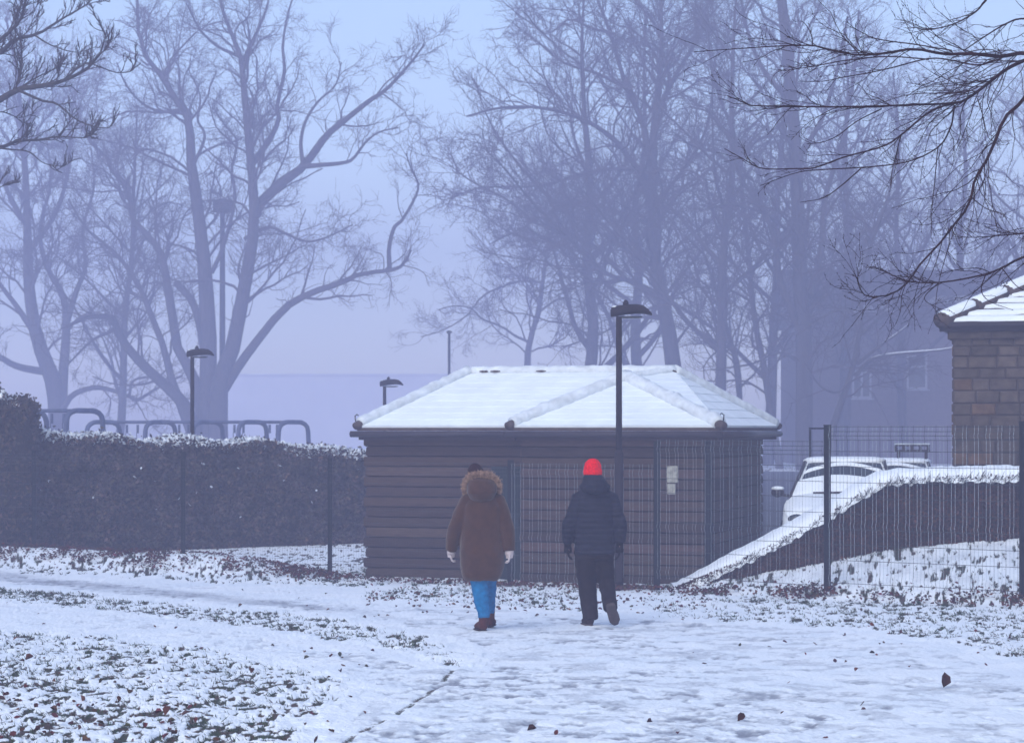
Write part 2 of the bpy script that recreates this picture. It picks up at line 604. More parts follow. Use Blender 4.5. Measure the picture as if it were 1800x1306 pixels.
def leaves():
    xs, ys, lift = [], [], []

    def add(X, Y, l=0.0):
        xs.append(X)
        ys.append(Y)
        lift.append(np.full(len(X), l) if np.isscalar(l) else l)
    # drift along the fence, thick where the wind has left it
    n = 30000
    X = RNG.uniform(-9, 7.5, n)
    off = RNG.normal(-.25, .38, n) - (X < -2.6) * np.abs(RNG.normal(0, .45, n))
    Y = fence_y(X) + off
    d = smooth((fbm(X * 2.1, Y * 2.6, 77, 3) - .47) / .10) * .95 + .12
    d = d * np.where(X < -2.6, 1.0, .34)
    for c, wdt, k in ((1.7, .6, 1.0), (2.6, .35, .9), (3.9, .5, .8), (-3.3, .8, 1.0), (6.9, .6, .45)):
        d = np.maximum(d, k * np.exp(-((X - c) / wdt) ** 2) * (fbm(X * 3, Y * 3, 79) > .42))
    d *= np.exp(-((off + .3) / np.where(X < -2.6, .8, .45)) ** 2)
    k = RNG.random(n) < d * .75
    add(X[k], Y[k], RNG.uniform(0, .05, k.sum()))
    # strip between fence and path behind the walkers
    n = 900
    px = RNG.uniform(640, 1260, n)
    py = RNG.normal(1052, 14, n)
    P = np.array([plan(a, b) for a, b in zip(px, py)])
    k = (fbm(P[:, 0] * 2.5, P[:, 1] * 2.5, 81) > .5) & (P[:, 1] < fence_y(P[:, 0]))
    add(P[k, 0], P[k, 1])
    for cnt, (x0, x1, y0, y1) in ((95, (0, 660, 1120, 1306)), (30, (0, 700, 1030, 1110)), (34, (1150, 1800, 1070, 1180)), (9, (900, 1800, 1180, 1306)), (60, (0, 330, 1230, 1306))):
        P = np.array([plan(RNG.uniform(x0, x1), RNG.uniform(y0, y1)) for _ in range(cnt)])
        add(P[:, 0], P[:, 1])
    X, Y, l = np.concatenate(xs), np.concatenate(ys), np.concatenate(lift)
    n = len(X)
    V, Fq = leaf_geo(X, Y, hgt(X, Y) + .012 + l, RNG.uniform(.03, .062, n), RNG.uniform(0, 6.28, n), RNG.normal(0, .45, n), RNG.normal(0, .5, n), RNG.uniform(-.1, .5, n))
    t = np.repeat(np.stack([RNG.uniform(.5, 1.5, n), RNG.uniform(.5, 1.4, n), RNG.uniform(.6, 1.5, n)], 1), 8, 0)
    o = np_mesh('fallen_leaves', V, Fq, M['leaf'], tone=t)
    tag(o, 'drift of reddish brown fallen leaves along the foot of the fence', 'leaves', kind='stuff')
    # a few single leaves that stand out on the snow
    for (px, py, s, yaw, tl, rl, lab) in (
            (1659, 1209, .115, 1.2, 1.35, .5, 'dark brown curled leaf standing upright in the snow of the path'),
            (1302, 1268, .07, .6, .7, .9, 'dark folded leaf on the path near the bottom edge, with a dark speck beside it'),
            (935, 1284, .06, .1, .15, .1, 'flat maroon leaf lying on the trodden part of the path'),
            (440, 1183, .06, 2.2, .5, .3, 'orange brown leaf on the lawn near the edge of the snowy path'),
            (295, 1258, .075, .9, .8, .4, 'large russet leaf with a raised tip on the snowy lawn'),
            (52, 1160, .075, .3, .35, .3, 'broad brown leaf on the snowy lawn at the left edge of the photo')):
        x, y = plan(px, py)
        V, Fq = leaf_geo(np.array([0.]), np.array([0.]), np.array([s * .5 * abs(math.sin(tl)) + .005]), np.array([s]), np.array([yaw]), np.array([tl]), np.array([rl]), np.array([.5]))
        o = np_mesh('fallen_leaf', V, Fq, M['leaf'], tone=np.tile([[.55, .5, .7]] if px > 900 else [[1.2, .95, .9]], (8, 1)))
        md = o.modifiers.new('thickness', 'SOLIDIFY')
        md.thickness = .003
        o.location = (x, y, gz(x, y))
        tag(o, lab, 'leaf')


leaves()


# ================================================================ TREES
def resample(pts, n):
    pts = np.array(pts, float)
    if len(pts) == 2:
        return pts[0] + (pts[1] - pts[0]) * np.linspace(0, 1, n)[:, None]
    P = np.vstack([2 * pts[0] - pts[1], pts, 2 * pts[-1] - pts[-2]])
    out = []
    k = len(pts) - 1
    for t in np.linspace(0, k - 1e-6, n):
        i = int(t)
        f = t - i
        p0, p1, p2, p3 = P[i], P[i + 1], P[i + 2], P[i + 3]
        out.append(.5 * ((2 * p1) + (-p0 + p2) * f + (2 * p0 - 5 * p1 + 4 * p2 - p3) * f * f + (-p0 + 3 * p1 - 3 * p2 + p3) * f ** 3))
    return np.array(out)


def tubes(P, R, sides):
    """P (B,n,3), R (B,n) -> vertices and quads"""
    B, n, _ = P.shape
    T = np.gradient(P, axis=1)
    T /= np.linalg.norm(T, axis=2, keepdims=True) + 1e-9
    ref = np.where(np.abs(T[:, 0, 2:]) < .8, np.array([0, 0, 1.0]), np.array([1.0, 0, 0]))
    A = np.zeros_like(T)
    A[:, 0] = np.cross(ref, T[:, 0])
    for i in range(n):
        a = A[:, max(0, i - 1)]
        a = a - T[:, i] * (a * T[:, i]).sum(1, keepdims=True)
        A[:, i] = a / (np.linalg.norm(a, axis=1, keepdims=True) + 1e-9)
    Bn = np.cross(T, A)
    q = np.arange(sides) * 2 * math.pi / sides
    V = P[:, :, None, :] + R[:, :, None, None] * (A[:, :, None, :] * np.cos(q)[None, None, :, None] + Bn[:, :, None, :] * np.sin(q)[None, None, :, None])
    b = (np.arange(B) * n * sides)[:, None, None]
    i = (np.arange(n - 1) * sides)[None, :, None]
    j = np.arange(sides)[None, None, :]
    j2 = (j + 1) % sides
    Fq = np.stack([b + i + j, b + i + j2, b + i + sides + j2, b + i + sides + j], -1).reshape(-1, 4)
    return V.reshape(-1, 3), Fq


def merge(chunks):
    off, Vs, Fs = 0, [], []
    for V, f in chunks:
        Vs.append(V)
        Fs.append(f + off)
        off += len(V)
    return np.concatenate(Vs), np.concatenate(Fs)


def shoots(P, R, per_m, lmin, lmax, rel, ang, up, wig, n, rmul, rmin, rng, tmin=.15, side_bias=None, maxr=1e9, cap=20000):
    """child branches off every branch of P"""
    B, m, _ = P.shape
    seg = np.linalg.norm(np.diff(P, axis=1), axis=2)
    Ln = seg.sum(1)
    cnt = rng.poisson(np.minimum(per_m * Ln, 60))
    par = np.repeat(np.arange(B), cnt)
    if len(par) > cap:
        par = rng.choice(par, cap, replace=False)
    K = len(par)
    t = tmin + (1 - tmin) * rng.random(K) ** .85
    fi = t * (m - 1) * .999
    i0 = fi.astype(int)
    f = (fi - i0)[:, None]
    pos = P[par, i0] * (1 - f) + P[par, i0 + 1] * f
    tan = P[par, i0 + 1] - P[par, i0]
    tan /= np.linalg.norm(tan, axis=1, keepdims=True) + 1e-9
    rp = R[par, i0] * (1 - f[:, 0]) + R[par, i0 + 1] * f[:, 0]
    rnd = rng.normal(0, 1, (K, 3))
    perp = rnd - tan * (rnd * tan).sum(1, keepdims=True)
    perp[:, 2] += up * 1.2
    perp /= np.linalg.norm(perp, axis=1, keepdims=True) + 1e-9
    a = rng.uniform(ang[0], ang[1], K)[:, None]
    d = tan * np.cos(a) + perp * np.sin(a)
    d[:, 2] += up * .5
    d /= np.linalg.norm(d, axis=1, keepdims=True)
    L = np.clip(rel * Ln[par] * rng.uniform(.5, 1.2, K) * (1.15 - .7 * t), lmin, lmax)
    step = L / (n - 1)
    Pc = np.zeros((K, n, 3))
    Pc[:, 0] = pos
    for s in range(1, n):
        Pc[:, s] = Pc[:, s - 1] + d * step[:, None]
        d = d + rng.normal(0, wig, (K, 3))
        d[:, 2] += up * .16
        d /= np.linalg.norm(d, axis=1, keepdims=True)
    r0 = np.clip(np.minimum(rp * rmul * rng.uniform(.7, 1.0, K), L * .020), rmin, maxr)
    prof = np.linspace(1, .35, n)[None]
    return Pc, np.maximum(r0[:, None] * prof, rmin * .6)


TS = 2.0   # the trees in the fog stand well back


def limb(px, Y, r0, r1, drift=0.0, n=18, rng=None, wob=.0):
    """a limb traced over photo positions at distance Y, drifting in depth along its length"""
    k = len(px)
    if Y > 40:
        drift, r0, r1 = drift * TS, r0 * TS * .54, r1 * TS * .6
        yg = HY + (H + .35) / Y * F
        px = [p for i, p in enumerate(px) if p[1] < yg or i == k - 1 or px[i + 1][1] < yg]
        px = [(x, min(y, yg)) for x, y in px]
        k = len(px)
    P = resample([W(x, y, Y + drift * (i / (k - 1)) ** 1.3) for i, (x, y) in enumerate(px)], n)
    if rng is not None and wob:
        P[1:-1] += rng.normal(0, wob, (n - 2, 3))
    return P, (np.linspace(r0 ** .7, r1 ** .7, n) ** (1 / .7))


def make_tree(name, label, cat, limbs, seed, levels, base=None, group=None, bark=None, twig=None, sides0=9, extra=None):
    """limbs: list of (P, R); levels: list of dicts for shoots()"""
    rng = np.random.default_rng(seed)
    n0 = limbs[0][0].shape[0]
    P = np.stack([l[0] for l in limbs])
    R = np.stack([l[1] for l in limbs])
    if base is None:
        base = P[0, 0].copy()
    base = np.array(base, float)
    far = base[1] > 45 or group is not None
    if base[1] > 45:
        base[2] = gz(base[0], base[1]) - .1
    P = P - base
    root = thing(name, label, cat, tuple(base), 0, group)
    V, f = tubes(P, R, sides0)
    np_mesh('trunk', V, f, bark or M['bark'], root, smooth_shade=True)
    chunks = []
    prev = [(P, R)]
    allp = [(P, R)]
    for li, lv in enumerate(levels):
        lv = dict(lv)
        sd = lv.pop('sides')
        src = lv.pop('src', 'prev')
        if far:
            for kk, q in (('lmin', 1.1), ('lmax', 1), ('rmin', .62), ('maxr', .6)):
                if kk in lv:
                    lv[kk] = lv[kk] * TS * q
            lv['per_m'] = lv['per_m'] / TS ** .05
        new = []
        for (p, r) in (prev if src == 'prev' else allp):
            q = shoots(p, r, rng=rng, **lv)
            if len(q[0]):
                new.append(q)
                chunks.append(tubes(q[0], q[1], sd))
        prev = new
        allp = allp + new
    V, f = merge(chunks)
    np_mesh('crown', V, f, twig or M['twig'], root)
    return root, allp


def L1(per_m=.9, lmin=1.0, lmax=4.5, rel=.35, ang=(.5, 1.2), up=.12, wig=.23, n=9, rmul=.5, rmin=.02, sides=5, **k):
    return dict(per_m=per_m, lmin=lmin, lmax=lmax, rel=rel, ang=ang, up=up, wig=wig, n=n, rmul=rmul, rmin=rmin, sides=sides, **k)


def L2(per_m=1.8, lmin=.5, lmax=2.0, rel=.5, ang=(.45, 1.2), up=.08, wig=.27, n=7, rmul=.6, rmin=.012, sides=4, **k):
    return dict(per_m=per_m, lmin=lmin, lmax=lmax, rel=rel, ang=ang, up=up, wig=wig, n=n, rmul=rmul, rmin=rmin, sides=sides, **k)


def L3(per_m=3.2, lmin=.25, lmax=1.0, rel=.5, ang=(.4, 1.0), up=.1, wig=.2, n=5, rmul=.65, rmin=.008, sides=3, **k):
    return dict(per_m=per_m, lmin=lmin, lmax=lmax, rel=rel, ang=ang, up=up, wig=wig, n=n, rmul=rmul, rmin=rmin, sides=sides, **k)


def trees():
    r = np.random.default_rng(5)
    # ---- the big many-stemmed tree left of the gap
    Y = 120.0
    g = (372, 880)
    T2 = [
        limb([(372, 890), (372, 800), (366, 735), (367, 602), (362, 502), (356, 433), (343, 333), (336, 283), (333, 217), (320, 193), (283, 133), (247, 83), (243, 20), (236, -40)], Y, .62, .05),
        limb([(382, 890), (385, 800), (384, 702), (393, 652), (412, 602), (430, 502), (443, 433), (447, 360), (441, 283), (433, 200), (427, 133), (420, 90), (398, 40), (380, -30)], Y - 1, .60, .06, -1),
        limb([(366, 880), (345, 770), (333, 728), (310, 695), (273, 662), (233, 622), (207, 584), (200, 560), (172, 556), (147, 560), (118, 574)], Y, .46, .07, -3),
        limb([(362, 860), (330, 745), (310, 690), (300, 660), (287, 608), (263, 548), (247, 508), (217, 462), (187, 432), (150, 400), (120, 350)], Y + 1, .30, .05, 2),
        limb([(370, 850), (350, 700), (333, 648), (313, 615), (300, 535), (287, 462), (277, 435), (232, 383), (227, 333), (200, 307), (187, 277), (150, 240), (140, 205), (120, 150)], Y + 1, .36, .05, 3),
        limb([(368, 720), (357, 602), (340, 535), (310, 498)], Y, .26, .18, 1.5),
        limb([(384, 700), (415, 650), (450, 602), (500, 542), (547, 515), (600, 497), (633, 482), (693, 474), (712, 460), (722, 440)], Y - 1, .30, .05, -3),
        limb([(685, 476), (684, 435), (693, 400), (707, 387), (730, 347), (735, 322), (723, 298), (714, 270)], Y - 3.6, .13, .03, -1),
        limb([(445, 370), (493, 323), (533, 293), (573, 240), (600, 217), (650, 177), (680, 157), (723, 110), (745, 80)], Y - 1.2, .30, .04, -4),
        limb([(443, 290), (473, 247), (490, 210), (487, 187), (500, 127), (497, 83), (505, 30), (520, -20)], Y - 1, .18, .04, 2),
        limb([(533, 293), (570, 290), (600, 287), (620, 280), (643, 250), (668, 232), (700, 225)], Y - 3, .14, .03, -2),
        limb([(533, 293), (529, 250), (538, 212), (560, 178), (590, 150), (600, 110)], Y - 3, .12, .03, 1),
        limb([(372, 480), (393, 432), (413, 350), (407, 300), (417, 250), (396, 222), (375, 190)], Y, .13, .03, 1.5),
        limb([(425, 115), (440, 80), (455, 50), (470, 10), (478, -40)], Y - 2, .13, .04, 1),
        limb([(320, 193), (285, 197), (250, 182), (222, 150), (205, 110)], Y, .11, .03, -2),
        limb([(420, 100), (380, 80), (350, 50), (330, 10)], Y - 2, .10, .04, -2),
        limb([(343, 285), (360, 240), (347, 210), (352, 170), (330, 120)], Y, .10, .03, 1),
        limb([(430, 420), (470, 400), (500, 410), (540, 425), (580, 415), (620, 395)], Y - 1, .11, .03, -3),
        limb([(200, 580), (160, 600), (120, 640)], Y - 2, .10, .04, -1),
    ]
    T2L = [L1(1.15, rmul=.45, lmax=3.4, rel=.30, maxr=.075, rmin=.02, tmin=.34), L2(1.8, maxr=.03, rmin=.012), L3(2.6, src='prev', rmin=.007), L3(1.6, lmin=.2, lmax=.5, src='prev', rmin=.006)]
    T2L.append(L2(1.5, lmin=.3, lmax=1.1, rel=.12, src='all', ang=(.5, 1.3), cap=2600, rmin=.009, tmin=.3))
    make_tree('bare_tree', 'tall bare tree with several thick forking stems, behind the lamp post and the left hedge', 'tree', T2, 21, T2L, base=W(374, 890, Y))
    # ---- fainter tree at the far left
    Y = 136.0
    T1 = [
        limb([(104, 880), (104, 755), (98, 685), (83, 642), (63, 585), (51, 502), (49, 435), (46, 330), (40, 240), (30, 130), (10, 30)], Y, .72, .06),
        limb([(108, 720), (112, 648), (117, 568), (110, 518), (82, 468), (70, 400), (90, 320), (80, 230)], Y, .36, .05, 2),
        limb([(88, 655), (33, 645), (0, 628), (-50, 600), (-110, 590)], Y, .25, .1, -3),
        limb([(63, 590), (30, 540), (0, 500), (-40, 440), (-70, 360)], Y, .22, .05, 2),
        limb([(110, 720), (127, 695), (160, 682), (190, 684), (227, 697), (243, 702), (277, 682), (320, 660)], Y - .5, .2, .06, -4),
        limb([(227, 697), (236, 668), (280, 660), (300, 640)], Y - 3, .1, .04, -1),
        limb([(117, 570), (135, 510), (150, 470), (146, 400), (165, 330), (160, 260)], Y, .2, .04, -2),
        limb([(50, 440), (95, 380), (120, 300), (125, 200), (150, 100)], Y, .2, .04, 2),
        limb([(48, 400), (10, 330), (-20, 250), (-10, 150)], Y, .18, .04, -2),
    ]
    make_tree('bare_tree', 'broad fog-pale bare tree behind the rounded frame of the left swing', 'tree', T1, 22,
              [L1(1.3, maxr=.08, rmin=.022, tmin=.3), L2(2.0, maxr=.035, rmin=.013), L3(2.8, rmin=.009), L2(1.8, lmin=.3, lmax=1.1, rel=.12, src='all', cap=2500, tmin=.3)], base=W(104, 880, Y))
    # ---- slender tree above the shed roof
    Y = 148.0
    T3 = [
        limb([(927, 860), (927, 648), (931, 602), (947, 545), (953, 502), (963, 435), (975, 400), (985, 330), (990, 260)], Y, .27, .04),
        limb([(931, 602), (905, 590), (883, 575), (847, 560), (827, 542), (797, 538), (770, 545)], Y, .1, .03, -3),
        limb([(953, 497), (917, 494), (880, 505), (847, 522), (820, 555), (780, 580), (740, 592)], Y, .1, .03, -2),
        limb([(945, 550), (985, 525), (1020, 530), (1060, 560)], Y, .09, .03, 2),
        limb([(960, 450), (920, 420), (880, 400), (840, 370), (800, 360)], Y, .09, .03, 2),
        limb([(965, 430), (1010, 390), (1040, 340)], Y, .09, .03, 2),
    ]
    fine = [L1(1.6, lmax=3.6, rel=.45, maxr=.06, rmin=.02), L2(2.6, rmin=.012), L3(3.4, rmin=.009)]
    make_tree('bare_tree', 'slender bare tree whose trunk rises just above the ridge of the snowy shed roof', 'tree', T3, 23, fine, base=W(927, 860, Y))
    # ---- the grove on the right
    Y = 116.0
    T4 = [
        limb([(1195, 860), (1188, 700), (1178, 600), (1160, 502), (1150, 433), (1147, 283), (1153, 200), (1160, 133), (1163, 60), (1160, -40)], Y, .52, .07),
        limb([(1140, 320), (1110, 283), (1073, 240), (1017, 207), (950, 190), (880, 190), (820, 205)], Y, .18, .04, -4),
        limb([(1138, 276), (1130, 217), (1100, 150), (1073, 60), (1050, 0), (1030, -50)], Y, .20, .04, 2),
        limb([(1125, 300), (1090, 297), (1033, 303), (950, 327), (847, 330), (790, 350)], Y, .14, .03, 3),
        limb([(1165, 530), (1110, 495), (1067, 482), (1017, 435), (975, 395), (933, 353), (890, 300), (850, 260)], Y, .17, .03, -5),
        limb([(1100, 490), (1040, 430), (990, 412), (940, 390), (890, 350), (830, 320), (790, 290)], Y - 2, .12, .03, 3),
        limb([(1153, 200), (1190, 130), (1230, 60), (1250, -20)], Y, .17, .04, 2),
        limb([(1080, 60), (1040, 50), (1000, 35), (960, 60), (920, 20)], Y + 1, .09, .03, -2),
        limb([(1150, 360), (1200, 300), (1240, 230), (1255, 140)], Y, .13, .04, -3),
        limb([(1110, 160), (1050, 130), (990, 110), (940, 70), (900, 40)], Y, .11, .03, 4),
        limb([(1150, 400), (1080, 370), (1000, 360), (920, 400), (860, 430)], Y, .11, .03, 5),
        limb([(1165, 560), (1110, 560), (1050, 590), (990, 610)], Y, .10, .03, 2),
    ]
    dense = [L1(2.3, lmax=4.0, rel=.4, maxr=.075, rmin=.02), L2(2.9, maxr=.03, rmin=.011), L3(3.8, rmin=.008, cap=16000)]
    make_tree('bare_tree', 'big bare tree with a dense spreading crown, rising directly behind the main lamp post', 'tree', T4, 24, dense, base=W(1195, 860, Y))
    Y = 108.0
    T6 = [
        limb([(1414, 900), (1413, 760), (1413, 600), (1406, 500), (1404, 400), (1399, 300), (1394, 200), (1384, 100), (1374, 0), (1370, -60)], Y, .46, .2),
        limb([(1408, 590), (1385, 530), (1370, 490), (1364, 440), (1355, 400), (1335, 360), (1300, 310), (1285, 250), (1240, 190)], Y, .22, .05, -2),
        limb([(1416, 560), (1440, 520), (1480, 480), (1530, 420), (1560, 380), (1600, 330)], Y, .2, .05, 2),
        limb([(1425, 520), (1445, 430), (1450, 350), (1480, 250), (1500, 140), (1510, 20)], Y, .2, .06, 3),
        limb([(1404, 420), (1350, 380), (1290, 360), (1230, 370)], Y, .12, .04, -3),
        limb([(1397, 280), (1440, 220), (1470, 130), (1490, 30)], Y, .15, .05, -2),
        limb([(1390, 180), (1340, 120), (1310, 40), (1300, -30)], Y, .14, .05, 2),
        limb([(1412, 640), (1370, 620), (1320, 640), (1250, 650)], Y, .09, .03, -2),
    ]
    make_tree('bare_tree', 'thickest bare trunk of the right-hand grove, behind the right end of the shed roof', 'tree', T6, 25, [L1(1.5, lmax=3.6, rel=.35, maxr=.07, rmin=.02), L2(2.4, maxr=.03, rmin=.011), L3(3.2, rmin=.008, cap=7000)], base=W(1414, 900, Y))
    Y = 112.0
    T5 = [
        limb([(1372, 900), (1356, 730), (1342, 640), (1326, 560), (1316, 450), (1306, 350), (1295, 250), (1272, 190), (1250, 120), (1245, 20)], Y, .21, .05),
        limb([(1310, 390), (1345, 330), (1355, 260), (1340, 170)], Y, .1, .03, 2),
        limb([(1300, 300), (1260, 270), (1215, 255), (1180, 230)], Y, .1, .03, -2),
        limb([(1322, 530), (1280, 510), (1225, 505), (1200, 515)], Y, .08, .03, -2),
        limb([(1318, 470), (1290, 430), (1240, 410), (1200, 380)], Y, .09, .03, 2),
    ]
    make_tree('bare_tree', 'thin slightly curved trunk just left of the thickest trunk in the right-hand grove', 'tree', T5, 26, [L1(1.6, lmax=3, rel=.4, maxr=.06, rmin=.02), L2(2.4, rmin=.011), L3(3, rmin=.008, cap=8000)], base=W(1372, 900, Y))
    Y = 114.0
    T5b = [
        limb([(1302, 880), (1300, 700), (1297, 648), (1287, 615), (1253, 598), (1205, 565), (1180, 530), (1130, 500)], Y, .17, .05, -1),
        limb([(1300, 700), (1290, 622), (1267, 542), (1250, 485), (1225, 400), (1215, 300)], Y, .15, .04, 2),
        limb([(1253, 598), (1230, 560), (1220, 500)], Y - .4, .08, .03, 1),
    ]
    make_tree('bare_tree', 'low bare tree whose stem bends sharply left over the right end of the shed', 'tree', T5b, 27, [L1(1.6, lmax=2.6, rel=.4, maxr=.06, rmin=.02), L2(2.4, rmin=.011), L3(3, rmin=.008, cap=7000)], base=W(1302, 880, Y))
    # ---- small leaning tree with snow lying along its branches
    Y = 100.0
    T7 = [
        limb([(1440, 880), (1467, 742), (1483, 695), (1500, 642), (1513, 568), (1514, 500), (1535, 420), (1560, 350), (1580, 250)], Y, .19, .04),
        limb([(1505, 660), (1525, 637), (1543, 628), (1580, 622), (1627, 618), (1670, 613), (1720, 600)], Y, .1, .03, -1.5),
        limb([(1507, 640), (1547, 608), (1575, 588), (1597, 570), (1605, 550)], Y, .08, .03, 1),
        limb([(1495, 668), (1470, 690), (1440, 676), (1415, 640)], Y, .07, .03, -1),
        limb([(1512, 590), (1545, 560), (1580, 540), (1640, 535), (1680, 520)], Y, .07, .03, 2),
        limb([(1513, 560), (1480, 545), (1440, 560), (1400, 590)], Y, .07, .03, 1),
    ]
    root, allp = make_tree('bare_tree', 'small leaning tree with snow along its low branches, before the foggy house', 'tree', T7, 28, [L1(1.6, lmax=2.2, rel=.4, maxr=.045, rmin=.016), L2(2.2, rmin=.01), L3(2.6, rmin=.008)], base=W(1440, 880, Y))
    ch = []
    for (P, R) in [(allp[0][0][1:3], allp[0][1][1:3] * .8)]:
        T = np.gradient(P, axis=1)
        T /= np.linalg.norm(T, axis=2, keepdims=True)
        flat = np.clip(1 - np.abs(T[:, :, 2]) * 1.15, 0.02, 1)
        S = P.copy()
        S[:, :, 2] += R * .75
        ch.append(tubes(S, np.minimum(R * .85 + .012, .06) * flat ** .5, 5))
    V, f = merge(ch)
    np_mesh('snow_load', V, f, M['snow'], root, smooth_shade=True)

    # ---- paler trees standing further back, one pattern copied and turned
    def stock(seed, h, r0, name, label):
        h, r0 = h * 1.5, r0 * 1.3
        rr = np.random.default_rng(seed)
        pts = [(0, 0, 0)]
        x = y = 0
        for k in range(1, 8):
            x += rr.normal(0, .22)
            y += rr.normal(0, .22)
            pts.append((x, y, h * k / 7))
        tr = resample(pts, 18)
        ls = [(tr, np.linspace(r0, .05, 18))]
        for k in range(10):
            t = .22 + .07 * k
            i = int(t * 17)
            a = k * 2.4 + rr.uniform(-.4, .4)
            Ln = h * (.50 - .33 * t) * rr.uniform(.8, 1.2)
            d = np.array([math.cos(a), math.sin(a), .75])
            p = [tr[i]]
            for s in range(5):
                d = d + np.array([rr.normal(0, .16), rr.normal(0, .16), .12])
                d /= np.linalg.norm(d)
                p.append(p[-1] + d * Ln / 5)
            ls.append((resample(p, 18), np.linspace(ls[0][1][i] * .55, .025, 18)))
        return make_tree(name, label, 'tree', ls, seed, [L1(1.3, lmax=3.2, rel=.4, maxr=.06, rmin=.02), L2(1.8, rmin=.011), L3(2.2, rmin=.008, cap=2600)], base=(0, 0, 0), group='pale trees at the back of the grove')[0]
    pa = stock(61, 19, .34, 'bare_tree', 'x')
    pb = stock(62, 17, .26, 'bare_tree', 'x')
    place = [(pa, 1035, 84, 0.3, 1.0, 'pale bare tree at the back, between the main lamp post and the slender tree'),
             (pb, 1255, 78, 1.4, 1.05, 'pale bare tree seen through the gap between the lamp-post tree and the thin curved trunk'),
             (pa, 1480, 90, 2.5, .95, 'pale upright tree just right of the thickest trunk, behind the leaning snowy tree'),
             (pb, 1590, 88, 4.0, .95, 'pale straight tree rising behind the window side of the foggy house'),
             (pa, 1700, 92, 5.1, .9, 'pale tree showing above the left corner of the stone building roof'),
             (pb, 1790, 90, .9, 1.0, 'pale tree behind the stone building at the right edge of the photo'),
             (pb, 1350, 88, 3.1, 1.1, 'faintest tree directly behind the thin curved trunk of the grove'),
             (pa, 1130, 92, 4.4, 1.0, 'faint tall tree straight behind the crown of the lamp-post tree'),
             (pb, 205, 92, 2.0, .9, 'faintest pale tree between the two large trees on the left')]
    seen = set()
    for src, x, Yd, rz, s, lab in place:
        Yd = Yd * 1.42
        o = src if src.name not in seen else copy_tree(src)
        seen.add(src.name)
        X = (x - CX) / F * Yd
        o.location = (X, Yd, gz(X, Yd) - .05)
        o.rotation_euler = (0, 0, rz)
        o.scale = (s, s, s)
        o['label'] = lab
        o['group'] = 'pale trees at the back'

    # ---- the darker tree reaching in from the left, upward-curling shoots
    Y = 38.0
    LX = [
        limb([(-330, 900), (-310, 600), (-290, 380), (-270, 250), (-250, 100), (-240, -80)], Y, .34, .16),
        limb([(-280, 320), (-160, 250), (-60, 200), (0, 176), (33, 157), (83, 150), (117, 140), (150, 123), (167, 107), (180, 85), (188, 52)], Y, .15, .012, -1),
        limb([(30, 158), (73, 177), (100, 183), (133, 210), (167, 223), (193, 224), (203, 205)], Y - .8, .045, .01, -.5),
        limb([(-285, 380), (-150, 300), (-60, 270), (0, 260), (33, 248), (77, 246), (100, 240), (147, 243), (165, 235)], Y + 1, .10, .01, -1),
        limb([(-260, 200), (-120, 150), (-40, 110), (0, 93), (27, 70), (67, 60), (110, 33), (150, 10), (175, -15)], Y + 1, .13, .012, 1),
        limb([(-255, 150), (-100, 120), (-30, 95), (0, 70), (33, 40), (45, 0), (50, -40)], Y, .09, .02, -1),
        limb([(-20, 258), (17, 263), (50, 267), (77, 287), (110, 293)], Y + .5, .035, .01, -.5),
        limb([(-60, 205), (0, 197), (33, 207), (60, 200)], Y, .03, .01, 1),
        limb([(-285, 420), (-150, 400), (-60, 360), (-10, 335), (15, 322)], Y, .06, .01, 0),
        limb([(110, 142), (150, 112), (175, 118), (205, 128), (232, 125), (240, 108)], Y - .8, .03, .008, 0),
        limb([(60, 62), (90, 80), (130, 92), (155, 88)], Y + 1, .03, .008, 0),
    ]
    LX = [(P, R * (.6 if i else 1)) for i, (P, R) in enumerate(LX)]
    make_tree('bare_tree', 'darker nearer tree reaching in from the left edge with upward-curling twigs', 'tree', LX, 31,
              [L1(3.2, lmin=.3, lmax=1.1, rel=.18, up=.3, ang=(.5, 1.0), wig=.18, rmul=.55, rmin=.012, maxr=.03, n=7, tmin=.3),
               L2(7, lmin=.15, lmax=.65, rel=.5, up=.38, wig=.14, rmul=.75, rmin=.010, maxr=.016, n=5, tmin=.1),
               L3(10, lmin=.08, lmax=.3, rel=.5, up=.4, wig=.12, rmul=.8, rmin=.0075, n=4, cap=18000),
               L3(5, lmin=.1, lmax=.4, rel=.1, up=.4, wig=.12, rmul=.5, rmin=.006, maxr=.012, n=4, src='all', cap=7000)],
              base=W(-330, 900, Y), twig=M['twig'])
    # ---- the near tree whose twigs hang in from the upper right
    Y = 13.5
    q = lambda pts: [(1200 + a / 3.0, b / 3.0) for a, b in pts]
